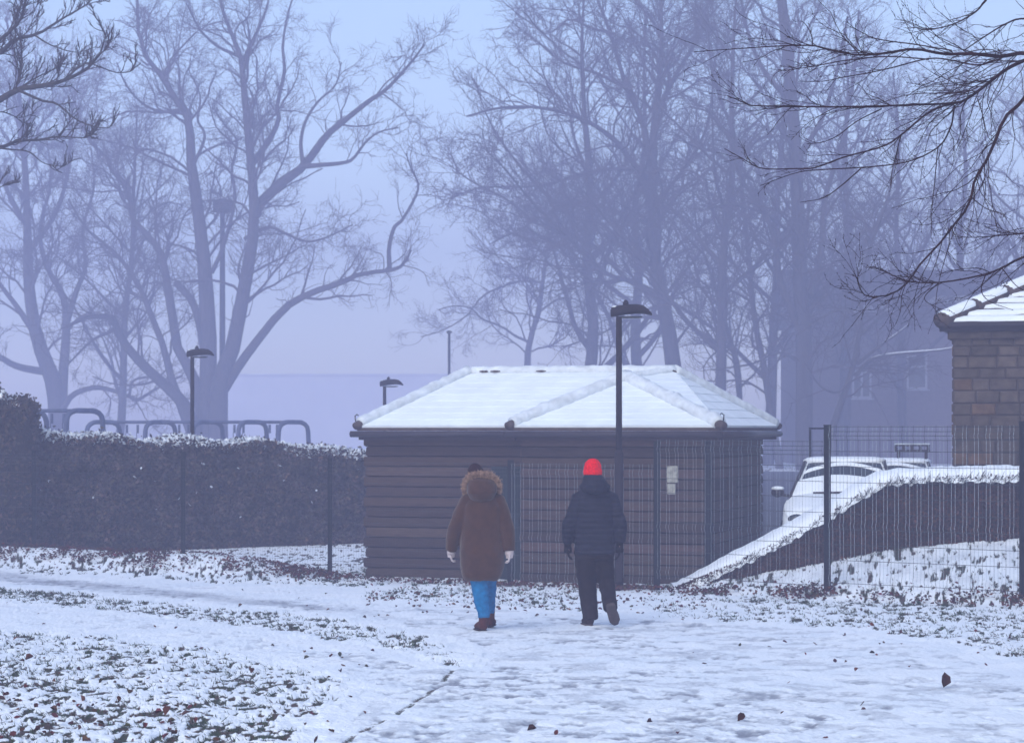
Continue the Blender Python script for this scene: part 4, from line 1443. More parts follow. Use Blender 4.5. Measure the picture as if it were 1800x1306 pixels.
def hedges():
    rng = np.random.default_rng(77)
    # long clipped hedge at the left
    a, b = np.array([-8.75, 37.2]), np.array([-2.80, 41.2])
    L = np.linalg.norm(b - a)
    d = (b - a) / L
    nrm = np.array([d[1], -d[0]])
    if nrm[1] > 0:
        nrm = -nrm
    root = thing('hedge', 'long clipped dark hedge with snow along its top, left of the shed', 'hedge', (a[0], a[1], -.25))
    org = np.array([a[0], a[1], -.25])

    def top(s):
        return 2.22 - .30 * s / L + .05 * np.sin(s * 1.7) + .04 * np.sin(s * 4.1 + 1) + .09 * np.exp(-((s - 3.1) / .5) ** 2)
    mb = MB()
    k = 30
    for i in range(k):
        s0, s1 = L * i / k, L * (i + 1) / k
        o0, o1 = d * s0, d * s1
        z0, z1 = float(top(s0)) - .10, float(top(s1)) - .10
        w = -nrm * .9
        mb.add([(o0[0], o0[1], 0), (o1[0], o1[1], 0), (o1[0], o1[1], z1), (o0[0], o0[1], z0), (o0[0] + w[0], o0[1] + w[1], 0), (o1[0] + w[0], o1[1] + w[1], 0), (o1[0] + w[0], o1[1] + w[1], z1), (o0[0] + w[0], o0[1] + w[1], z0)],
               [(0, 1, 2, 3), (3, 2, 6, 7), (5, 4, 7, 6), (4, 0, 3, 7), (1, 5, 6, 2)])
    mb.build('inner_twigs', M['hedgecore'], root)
    n = 26000
    s = rng.uniform(-.05, L + .05, n)
    z = rng.random(n) ** .9 * top(s)
    off = np.abs(rng.normal(0, .05, n)) + .06 * np.sin(s * 3 + z * 2.2) * np.sin(z * 3.7 + s) + .02
    P = np.stack([d[0] * s + nrm[0] * off, d[1] * s + nrm[1] * off, z], 1)
    N3 = np.tile([nrm[0], nrm[1], .1], (n, 1))
    n2 = 9000
    s2 = rng.uniform(0, L, n2)
    w2 = rng.uniform(0, .9, n2)
    z2 = top(s2) - .07 + np.abs(rng.normal(0, .045, n2)) + (rng.random(n2) < .05) * rng.uniform(0, .12, n2)
    P2 = np.stack([d[0] * s2 - nrm[0] * w2, d[1] * s2 - nrm[1] * w2, z2], 1)
    leafy('foliage', np.concatenate([P, P2]), np.concatenate([N3, np.tile([0, 0, 1.0], (n2, 1))]), .085, M['hedge'], root, rng, (.35, 2.0))
    # snow caught on the top and in pockets of the face
    n3 = 15000
    s3 = rng.uniform(0, L, n3)
    w3 = rng.uniform(-.08, .9, n3)
    keep = fbm(s3 * 2.2, w3 * 2, 5) > .36
    s3, w3 = s3[keep], w3[keep]
    z3 = top(s3) - .01 + rng.normal(0, .03, len(s3)) - .12 * (w3 < 0) * rng.random(len(s3))
    P3 = np.stack([d[0] * s3 - nrm[0] * w3, d[1] * s3 - nrm[1] * w3, z3], 1)
    n4 = 28
    s4 = rng.uniform(0, L, n4)
    z4 = top(s4) * (1 - .75 * rng.random(n4) ** 1.7)
    P4 = np.stack([d[0] * s4 + nrm[0] * .11, d[1] * s4 + nrm[1] * .11, z4], 1)
    leafy('caught_snow', np.concatenate([P3, P4]), np.tile([0, -.4, 1.0], (len(P3) + n4, 1)), .085, M['snowtone'], root, rng, (.85, 1.0))
    # taller bush closing it off on the left
    root = thing('tall_bush', 'taller dark evergreen bush with a shaggy snowy top, at the left end of the hedge', 'bush', (-9.55, 37.0, -.25))
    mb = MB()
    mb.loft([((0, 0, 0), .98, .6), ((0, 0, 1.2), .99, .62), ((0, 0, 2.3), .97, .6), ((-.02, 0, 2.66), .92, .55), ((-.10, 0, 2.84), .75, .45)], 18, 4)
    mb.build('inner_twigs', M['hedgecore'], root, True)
    n = 9500
    q = rng.uniform(0, 2 * math.pi, n)
    z = rng.random(n) * 2.85
    rr = np.interp(z, [0, 1.2, 2.2, 2.72, 2.9], [1.03, 1.04, 1.02, .97, .8])
    P = np.stack([rr * np.sign(np.cos(q)) * np.abs(np.cos(q)) ** .7 - .03 * z, rr * .65 * np.sign(np.sin(q)) * np.abs(np.sin(q)) ** .7, z], 1) + rng.normal(0, .045, (n, 3))
    nt = 2600
    xt = rng.uniform(-.9, .95, nt)
    Pt = np.stack([xt, rng.uniform(-.5, .4, nt), 2.80 + .06 * np.sin(xt * 9) + np.abs(rng.normal(0, .08, nt)) - .22 * smooth((xt - .55) / .45) + (np.abs(xt - .15) < .10) * rng.uniform(0, .30, nt)], 1)
    leafy('foliage', np.concatenate([P, Pt]), np.concatenate([np.stack([np.cos(q), np.sin(q), 0 * q + .2], 1), np.tile([0, 0, 1.0], (nt, 1))]), .10, M['hedge'], root, rng, (.5, 1.4))
    ns = 900
    xs = rng.uniform(-1, .8, ns)
    Ps = np.stack([xs, rng.uniform(-.5, .3, ns), 2.86 - .2 * smooth((xs - .3) / .6) + np.abs(rng.normal(0, .06, ns))], 1)
    leafy('caught_snow', Ps, np.tile([0, -.3, 1.0], (ns, 1)), .10, M['snowtone'], root, rng, (.85, 1.0))
    mb = MB()
    mb.tube([(.28, -.64, 0), (.30, -.66, .6), (.26, -.66, 1.3), (.24, -.62, 2.0)], [.05, .045, .04, .03], 8)
    mb.tube([(-.75, -.62, 0), (-.74, -.66, .8), (-.7, -.6, 1.8)], [.05, .045, .03], 8)
    mb.build('stem', M['leaf'], root, True, tone=True)

    # ---- low brown hedge behind the right-hand fence, its top sloping down to the shed
    st = [(2.30, 28.62, -.17, -.10), (2.75, 28.45, -.07, .10), (3.4, 28.15, .07, .44), (4.32, 27.8, .28, .98), (4.75, 27.7, .38, 1.26), (5.02, 27.66, .45, 1.41), (5.3, 27.64, .50, 1.455), (5.8, 27.62, .54, 1.47), (6.4, 27.6, .58, 1.485), (6.95, 27.6, .61, 1.50), (7.8, 27.6, .66, 1.52), (8.8, 27.6, .7, 1.54)]
    xs = np.array([q[0] for q in st])
    fx = lambda x, i: np.interp(x, xs, [q[i] for q in st])
    root = thing('low_hedge', 'low brown clipped hedge with a thick snow cap that slopes down towards the shed', 'hedge', (5.3, 27.6, .4))
    org = np.array([5.3, 27.6, .4])
    X = np.linspace(2.3, 8.8, 90)
    dep = .75
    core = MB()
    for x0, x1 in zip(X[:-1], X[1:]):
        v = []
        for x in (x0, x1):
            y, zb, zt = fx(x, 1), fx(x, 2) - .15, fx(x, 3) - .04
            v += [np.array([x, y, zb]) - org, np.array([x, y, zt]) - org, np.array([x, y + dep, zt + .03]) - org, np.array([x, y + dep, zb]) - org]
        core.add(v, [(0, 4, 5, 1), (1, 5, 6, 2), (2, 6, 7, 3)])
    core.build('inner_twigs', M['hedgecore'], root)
    n = 24000
    x = rng.uniform(2.3, 8.6, n)
    t = rng.random(n)
    zb, zt = fx(x, 2) - .08, fx(x, 3) - .02
    P = np.stack([x, fx(x, 1) - np.abs(rng.normal(0, .025, n)) - .005, zb + (zt - zb) * t], 1) - org
    leafy('foliage', P, np.tile([0, -1.0, .1], (n, 1)), .045, M['brownhedge'], root, rng, (.45, 1.5))
    # snow cap: rounded, overhanging, with twigs poking from its lower edge
    cross = 9
    rows = []
    Xc = np.linspace(2.26, 8.8, 240)
    for i, xx in enumerate(Xc):
        y, zt = fx(xx, 1), fx(xx, 3)
        tk = min(.15, max(.05, .05 + (xx - 2.3) * .12)) * (1 + .04 * math.sin(xx * 3.3) + .12 * (vnoise(np.array([xx * 9.0]), np.array([.3]), 4)[0] - .5))
        for j in range(cross):
            a = math.pi * (j / (cross - 1))
            rows.append(np.array([xx, y + dep / 2 - (dep / 2 + .07) * math.cos(a), zt - .10 + (tk + .04) * math.sin(a) ** .6 + .02 * (vnoise(np.array([xx * 14.0]), np.array([j * 1.0]), 9)[0] - .5) - (.05 * (vnoise(np.array([xx * 22.0]), np.array([2.0]), 6)[0]) if j == 0 else 0)]) - org)
    Vv = np.array(rows)
    idx = np.arange(len(Xc) * cross).reshape(len(Xc), cross)
    Q = np.stack([idx[:-1, :-1], idx[1:, :-1], idx[1:, 1:], idx[:-1, 1:]], -1).reshape(-1, 4)
    np_mesh('snow_cap', Vv, Q, M['snow'], root, smooth_shade=True)
    n = 1000
    x = rng.uniform(2.6, 8.6, n)
    zt = fx(x, 3)
    p0 = np.stack([x, fx(x, 1) - .07 + rng.uniform(-.02, .03, n), zt - .13 + rng.uniform(-.05, .07, n)], 1) - org
    dirv = np.stack([rng.normal(.35, .45, n), -np.abs(rng.normal(.25, .2, n)), rng.normal(.55, .35, n)], 1)
    Pt = np.stack([p0, p0 + dirv * rng.uniform(.03, .085, n)[:, None], p0 + dirv * rng.uniform(.06, .13, n)[:, None]], 1)
    V, f = tubes(Pt, np.tile([.004, .003, .002], (n, 1)), 3)
    np_mesh('poking_twigs', V, f, M['hedgecore'], root)
    # small russet shrub beyond the fence, beside the car
    c = W(1462, 800, 37)
    root = thing('russet_shrub', 'small shrub with a few russet leaves, showing over the snowy car roof', 'shrub', (c[0], c[1], gz(c[0], c[1])))
    P = np.zeros((14, 6, 3))
    for i in range(14):
        a = rng.uniform(0, 6.28)
        for k in range(6):
            P[i, k] = (math.cos(a) * .09 * k * rng.uniform(.6, 1.6), math.sin(a) * .06 * k, k * .29 * rng.uniform(.9, 1.05))
    V, f = tubes(P, np.tile(np.linspace(.012, .004, 6), (14, 1)), 4)
    np_mesh('stems', V, f, M['twig'], root)
    n = 160
    pp = P[rng.integers(0, 14, n), rng.integers(3, 6, n)] + rng.normal(0, .09, (n, 3))
    leafy('foliage', pp, np.tile([0, -1.0, .3], (n, 1)), .08, M['leaf'], root, rng, (.5, 1.0))


M['snowtone'] = mat('caught_snow', SNOWC, .8, .05, 4, attr='tone')
hedges()


# ================================================================ SWINGS
def swings():
    def hoop(mb, x0, x1, ztop, dy, r=.064, splay=.10):
        """round-shouldered leg frame seen obliquely"""
        w = x1 - x0
        c = min(.30, abs(w) * .33)
        P = [(x0 - splay, -dy - splay * .8, 0), (x0, -dy, ztop - c * 1.1)]
        for q in (25, 50, 75):
            a = math.radians(q)
            P.append((x0 + c * (1 - math.cos(a)), -dy * (1 - .3 * q / 90), ztop - c + c * math.sin(a)))
        P.append((x0 + c, -dy * .6, ztop))
        P.append((x1 - c, dy * .6, ztop))
        for q in (75, 50, 25):
            a = math.radians(q)
            P.append((x1 - c * (1 - math.cos(a)), dy * (1 - .3 * q / 90), ztop - c + c * math.sin(a)))
        P += [(x1, dy, ztop - c * 1.1), (x1 + splay, dy + splay * .8, 0)]
        mb.tube(P, r, 10)

    def swing(name, lab, Y, y_top, hoops, bar, hang):
        zt = H + (HY - y_top) / F * Y
        X0 = (bar[0] - CX) / F * Y
        root = thing(name, lab, 'swing frame', (X0, Y, -.25), 0, None)
        zt += .25
        loc = lambda px: (px - CX) / F * Y - X0
        for a, b in hoops:
            mb = MB()
            hoop(mb, loc(a), loc(b), zt, .55)
            mb.build('leg_frame', M['swing'], root, True)
        mb = MB()
        mb.tube([(loc(bar[0]), 0, zt), (loc(bar[1]), 0, zt)], .045, 10)
        mb.build('crossbar', M['swing'], root, True)
        for q in hang:
            x = loc(q)
            mb = MB()
            mb.tube([(x, 0, zt - .07), (x, 0, zt - .30)], .035, 6)
            mb.tube([(x - .03, 0, zt - .30), (x - .02, 0, .62)], .012, 5)
            mb.build('hanger', M['swing'], root)
        for q0, q1 in zip(hang[::2], hang[1::2]):
            x0, x1 = loc(q0), loc(q1)
            mb = MB()
            mb.cbox(((x0 + x1) / 2, 0, .60), abs(x1 - x0), .22, .05)
            mb.build('seat', M['tyre'], root)
        return root
    swing('swing_frame', 'nearer round-shouldered swing frame just right of the tall left bush', 48.0, 722, [(20, 72), (126, 172)], (46, 158), [91, 112])
    swing('swing_frame', 'long row of swings with several rounded leg frames, behind the hedge and lamp post', 56.0, 742, [(160, 204), (262, 302), (345, 386), (424, 464), (494, 538)], (182, 520), [223, 242, 315, 331, 412, 428, 474, 487])


swings()


# ================================================================ STONE BUILDING
def stone_building():
    o = np.array([6.46, 30.0, 0])
    R_ = -U
    root = thing('stone_building', 'small building of coursed brown sandstone with a snowy tiled hip roof, at the right edge', 'building', tuple(o))
    n_ = -V_
    ze = 3.50
    rr = random.Random(4)
    wid, dep = 4.2, 4.6

    def B(r, v, z):
        return R_ * r + V_ * v + np.array([0, 0, z])
    mb = MB()
    mb.box(B(.0, .012, -.6), R_ * wid, V_ * (dep - .024), (0, 0, ze + .6))
    wall = mb.build('wall', M['mortar'], root)

    def blocks(org, along, nrm, length):
        mb = MB()
        z = -.1
        k = 0
        while z < ze - .05:
            h = rr.choice([.15, .165, .175, .185])
            if z + h > ze - .02:
                h = ze - z - .01
            s = 0.0 if k % 2 else -rr.uniform(.08, .2)
            while s < length:
                l = rr.uniform(.22, .42)
                s0, s1 = max(0, s) + .007, min(length, s + l) - .007
                if s1 - s0 > .05:
                    g = rr.uniform(.75, 1.12)
                    warm = rr.random()
                    mb.cur = (g * (1.3 if warm > .82 else 1.0), g * (1.05 if warm > .82 else 1.0), g * (.8 if warm > .82 else 1.0))
                    e = .014
                    pj = rr.uniform(.014, .026)
                    zz0, zz1 = z + .007, z + h - .007
                    a = [org + along * q + np.array([0, 0, w_]) for q, w_ in ((s0, zz0), (s1, zz0), (s1, zz1), (s0, zz1))]
                    ins = [org + along * q + np.array([0, 0, w_]) + nrm * pj for q, w_ in ((s0 + e, zz0 + e), (s1 - e, zz0 + e * rr.uniform(.6, 1.6)), (s1 - e, zz1 - e), (s0 + e * rr.uniform(.6, 1.6), zz1 - e))]
                    mb.add(a + ins, [(4, 5, 6, 7), (0, 1, 5, 4), (1, 2, 6, 5), (2, 3, 7, 6), (3, 0, 4, 7)])
                s += l
            z += h
            k += 1
        mb.build('stonework', M['stone'], wall, tone=True)
    blocks(B(0, .01, 0), R_, n_, wid)
    blocks(B(.002, dep, 0), -V_, -R_, dep)
    # moulded eaves: corbel course, fascia, gutter
    mb = MB()
    mb.box(B(-.07, -.07, ze - .11), R_ * (wid + .14), V_ * (dep + .14), (0, 0, .11))
    mb.build('corbel_course', M['mortar'], root)
    mb = MB()
    for i in range(14):
        g = rr.uniform(.5, 1.0)
        mb.cur = (g, g, g)
        mb.box(B(-.05 + i * .31, -.085, ze - .10), R_ * (.28 if i % 4 else .17), V_ * .02, (0, 0, .085))
    mb.build('corbel_block', M['stone'], root, tone=True)
    mb = MB()
    pr = [(.0, .0), (-.06, .0), (-.10, .04), (-.16, .075), (-.17, .13), (.0, .13)]
    e = .16
    for (a, al, nn, ln) in ((B(0, -.07, ze), R_, n_, wid), (B(-.07, dep, ze), -V_, -R_, dep + .07)):
        vs = []
        for s in (-e - .02, ln):
            for q, z in pr:
                vs.append(a + al * s - nn * q + np.array([0, 0, z]))
        k = len(pr)
        mb.add(vs, [(i, (i + 1) % k, (i + 1) % k + k, i + k) for i in range(k)] + [tuple(range(k - 1, -1, -1)), tuple(range(k, 2 * k))])
    mb.build('gutter', M['gutter'], root)
    # roof
    zr = ze + .12
    c1, c2 = B(-.16, -.20, zr), B(wid + .2, -.20, zr)
    c3, c4 = B(wid + .2, dep + .2, zr), B(-.16, dep + .2, zr)
    R1, R2 = B(1.9, dep / 2, zr + 1.12), B(wid - 1.7, dep / 2, zr + 1.12)
    mb = MB()
    dz = np.array([0, 0, .06])
    for f in ([c1, c2, R2, R1], [c4, c1, R1], [c3, c4, R1, R2], [c2, c3, R2]):
        mb.add(list(f) + [q - dz for q in f], [tuple(range(len(f)))] + [(i, i + len(f), (i + 1) % len(f) + len(f), (i + 1) % len(f)) for i in range(len(f))])
    roof = mb.build('roof', M['tile'], root)
    # snow lies on each tile course but leaves its lower lip bare in places
    mb = MB()
    for f in ([c1, c2, R2, R1], [c4, c1, R1]):
        f = [np.array(p) for p in f]
        nr = np.cross(f[1] - f[0], f[2] - f[0])
        nr /= np.linalg.norm(nr)
        nr = nr if nr[2] > 0 else -nr
        z = zr
        while z < zr + 1.08:
            zt = z + .10
            q = clip_poly(clip_poly(f, 0, 0, z + .012, True), 0, 0, zt - .004, False)
            if len(q) == 4:
                lo = [p for p in q if p[2] < z + .03]
                hi = [p for p in q if p[2] >= z + .03]
                if len(lo) == 2 and len(hi) == 2:
                    d = f[1] - f[0] if len(f) == 4 else f[1] - f[0]
                    d = d / np.linalg.norm(d)
                    lo.sort(key=lambda p: np.dot(p, d))
                    hi.sort(key=lambda p: np.dot(p, d))
                    m_ = 46
                    rowl, rowh = [], []
                    for i in range(m_ + 1):
                        t = i / m_
                        jit = max(0, vnoise(np.array([t * 21.0]), np.array([z * 31]), 3)[0] - .5) * .6
                        pl = lo[0] * (1 - t) + lo[1] * t
                        ph = hi[0] * (1 - t) + hi[1] * t
                        pl = pl + (ph - pl) * jit
                        rowl.append(pl)
                        rowh.append(ph)
                    vs = [p + nr * .004 for p in rowl] + [p + (h - p) * .18 + nr * .045 for p, h in zip(rowl, rowh)] + [p + nr * .018 for p in rowh]
                    k = m_ + 1
                    mb.add(vs, [(r * k + i, r * k + i + 1, (r + 1) * k + i + 1, (r + 1) * k + i) for r in range(2) for i in range(m_)])
            z = zt
    mb.build('snow_cover', M['roofsnow'], roof, True)
    for j, (a, b) in enumerate(((c1, R1), (R1, R2), (c4, R1))):
        a, b = np.array(a), np.array(b)
        ln = np.linalg.norm(b - a)
        d = (b - a) / ln
        n = max(2, int(ln / .62))
        mb, ms = MB(), MB()
        for i in range(n):
            s0, s1 = a + d * ln * i / n, a + d * ln * (i + 1) / n
            z = np.array([0, 0, .03])
            mb.tube([s0 + z, s1 + z * 1.3], [.145, .125], 12, True, [.12, .10])
            z2 = np.array([0, 0, .075])
            ms.tube([s0 + z2 + d * .012, s0 + z2 + d * .07, s1 + z2 - d * .07, s1 + z2 + d * .012], [.10, .135, .125, .09], 12, True, [.06, .095, .09, .06])
        mb.build('hip_tile', M['tile'], roof, True)
        ms.build('ridge_snow', M['roofsnow'], roof, True)
    mb = MB()
    s = np.array(c1) + np.array([0, 0, .03])
    lf = -R_
    mb.tube([s, s + lf * .05 + np.array([0, 0, .09]), s + lf * .06 + np.array([0, 0, .14]), s + lf * .03 + np.array([0, 0, .165]), s + lf * .01 + np.array([0, 0, .15])], .011, 6)
    mb.build('hip_iron', M['metal'], roof)


stone_building()


# ================================================================ CARS
def cars():
    def car(name, lab, loc, rz):
        root = thing(name, lab, 'car', loc, rz, None)
        mb = MB()
        st = [(-2.05, .28, .60, .66), (-1.98, .22, .72, .80), (-1.75, .20, .80, .87), (-1.2, .20, .90, .90), (-.80, .20, .955, .91), (.6, .20, .98, .91), (1.5, .22, .97, .90), (1.9, .25, .92, .84), (2.05, .32, .80, .74)]
        n = 20
        vs = []
        for y, z0, z1, hw in st:
            for j in range(n):
                q = 2 * math.pi * j / n
                c, s = math.cos(q), math.sin(q)
                vs.append((hw * math.copysign(abs(c) ** .42, c), y, (z0 + z1) / 2 + (z1 - z0) / 2 * math.copysign(abs(s) ** .5, s)))
        mb.add(vs, [(i * n + j, (i + 1) * n + j, (i + 1) * n + (j + 1) % n, i * n + (j + 1) % n) for i in range(len(st) - 1) for j in range(n)] + [tuple(range(n)), tuple((len(st) - 1) * n + j for j in range(n - 1, -1, -1))])
        body = mb.build('body', M['car'], root, True)
        # cabin shell
        mb = MB()
        lo = [(-.80, .93, -.80), (.80, .93, -.80), (.83, .95, 1.62), (-.83, .95, 1.62)]
        hi = [(-.60, 1.44, .02), (.60, 1.44, .02), (.60, 1.45, 1.2), (-.60, 1.45, 1.2)]
        P = [np.array((x, y, z)) for x, z, y in [(a[0], a[1], a[2]) for a in lo]] + [np.array((x, y, z)) for x, z, y in [(a[0], a[1], a[2]) for a in hi]]
        mb.add(P, [(0, 1, 5, 4), (1, 2, 6, 5), (2, 3, 7, 6), (3, 0, 4, 7), (4, 5, 6, 7)])
        o = mb.build('cabin', M['car'], body)
        a0, a1, b1, b0 = P[0], P[1], P[5], P[4]
        fr = np.cross(a1 - a0, b0 - a0)
        fr /= np.linalg.norm(fr)
        if fr[1] > 0:
            fr = -fr

        def ws(u, v, off):
            l = a0 + (b0 - a0) * v
            r = a1 + (b1 - a1) * v
            bow = .05 * (1 - (2 * u - 1) ** 2)
            return l + (r - l) * u + fr * (off + bow)
        def sheet(mb, f0, f1, off, nu=24, nv=8, u0=.05, u1=.95):
            vs = []
            for j in range(nv + 1):
                for i in range(nu + 1):
                    u = u0 + (u1 - u0) * i / nu
                    v = f0(u) + (f1(u) - f0(u)) * j / nv
                    e = min(i, nu - i, j, nv - j)
                    vs.append(ws(u, v, off * (1 if e > 0 else .15)))
            mb.add(vs, [(j * (nu + 1) + i, j * (nu + 1) + i + 1, (j + 1) * (nu + 1) + i + 1, (j + 1) * (nu + 1) + i) for j in range(nv) for i in range(nu)])
        mb = MB()
        sheet(mb, lambda u: .03, lambda u: .97, .012)
        g = mb.build('windscreen', M['glass'], root, True)
        mb = MB()
        sheet(mb, lambda u: .0, lambda u: .50 + .09 * math.sin(u * 3.14) - .10 * abs(u - .3), .045, u0=.0, u1=1.0)
        sheet(mb, lambda u: .62 + .20 * math.sin(u * 3.14) , lambda u: .72 + .19 * math.sin(u * 3.14), .03)
        mb.build('snow_sheet', M['snow'], g, True)
        for s in (0, 1):
            mb = MB()
            p = [ws(s * .995 + (0 if s else .005), v, .012) for v in (0, .5, 1.0)]
            mb.tube(p, .03, 6)
            mb.build('pillar', M['gutter'], body, True)
        # side windows
        for s in (-1, 1):
            mb = MB()
            x = lambda z: s * (.805 - (z - .95) * .42 + .012)
            q = [(x(1.0), -.52, 1.0), (x(1.0), 1.35, 1.0), (x(1.38), 1.02, 1.38), (x(1.38), .05, 1.38)]
            mb.add(q + [(a - s * .02, b, c) for a, b, c in q], [(0, 1, 2, 3), (7, 6, 5, 4), (0, 4, 5, 1), (1, 5, 6, 2), (2, 6, 7, 3), (3, 7, 4, 0)])
            mb.build('side_window', M['frostglass'], body)
            m_ = MB()
            m_.ball((s * .99, -.52, 1.0), .10, .07, .075)
            m_.tube([(s * .80, -.55, .95), (s * .95, -.53, .97)], .025, 6)
            mi = m_.build('door_mirror', M['gutter'], root, True)
            m_ = MB()
            m_.ball((s * .99, -.52, 1.062), .098, .07, .035)
            m_.build('snow_dab', M['snow'], mi, True)
            m_ = MB()
            m_.ball((s * .66, -1.93, .66), .13, .08, .075)
            m_.build('headlight', M['glass'], body, True)
            for y in (-1.28, 1.30):
                m_ = MB()
                m_.tube([(s * .70, y, .31), (s * .72, y, .31), (s * .90, y, .31), (s * .915, y, .31)], [.27, .31, .31, .27], 24)
                wl = m_.build('wheel', M['tyre'], root, True)
                m_ = MB()
                m_.tube([(s * .905, y, .31), (s * .93, y, .31)], [.20, .17], 18)
                m_.build('rim', M['car'], wl, True)
        mb = MB()
        mb.box((-.30, -2.075, .48), (.6, 0, 0), (0, .03, 0), (0, 0, .06))
        mb.build('grille', M['gutter'], body)
        # snow lying on the roof and bonnet
        mb = MB()
        rings = [((0, .6, 1.43), .62, .64), ((0, .6, 1.475), .64, .66), ((0, .6, 1.51), .58, .60), ((0, .6, 1.525), .45, .48), ((0, .6, 1.53), .15, .2)]
        mb.loft(rings, 32, 5)
        mb.build('snow_slab', M['snow'], body, True)
        mb = MB()
        vs = []
        nu, nv = 20, 14
        for j in range(nv + 1):
            y = -1.98 + (1.18) * j / nv
            for i in range(nu + 1):
                u = -1 + 2 * i / nu
                hw = np.interp(y, [-2.0, -1.75, -1.2, -.8], [.74, .83, .87, .85])
                zz = np.interp(y, [-2.0, -1.9, -1.75, -1.2, -.8], [.66, .775, .82, .915, .975]) + .045
                e = min(i, nu - i, j, nv - j)
                vs.append((u * hw, y, zz - .10 * abs(u) ** 5 - (.03 if e == 0 else 0)))
        mb.add(vs, [(j * (nu + 1) + i, j * (nu + 1) + i + 1, (j + 1) * (nu + 1) + i + 1, (j + 1) * (nu + 1) + i) for j in range(nv) for i in range(nu)])
        mb.build('bonnet_snow', M['snow'], body, True)
        mb = MB()
        mb.tube([(-.45, -.93, 1.01), (.0, -.955, 1.02), (.38, -.93, 1.01)], .018, 6)
        mb.build('wiper', M['gutter'], body)
        return root
    x = 5.08
    a = car('parked_car', 'snow-covered parked car facing the fence, beside the right end of the shed', (x, 31.3, .12), -.17)
    b = copy_tree(a)
    b.location = (6.95, 37.2, .02)
    b.rotation_euler = (0, 0, -.22)
    b['label'] = 'second snow-covered car with a roof rack, half hidden behind the nearer car'
    mb = MB()
    for y in (.25, .95):
        for xx in (.05, .55):
            mb.cbox((xx, y, 1.58), .04, .04, .16)
        mb.cbox((.3, y, 1.66), .62, .04, .035)
        mb.cbox((.3, y, 1.76), .62, .04, .03)
    for xx in (.01, .15, .30, .45, .59):
        mb.cbox((xx, .25, 1.71), .05, .05, .08)
        mb.cbox((xx, .6, 1.70), .035, .66, .03)
    mb.build('roof_rack', M['gutter'], b)
    for y in (.25, .95):
        mb = MB()
        mb.cbox((.3, y, 1.785), .62, .05, .02)
        mb.build('rack_snow', M['frostglass'], b)


cars()


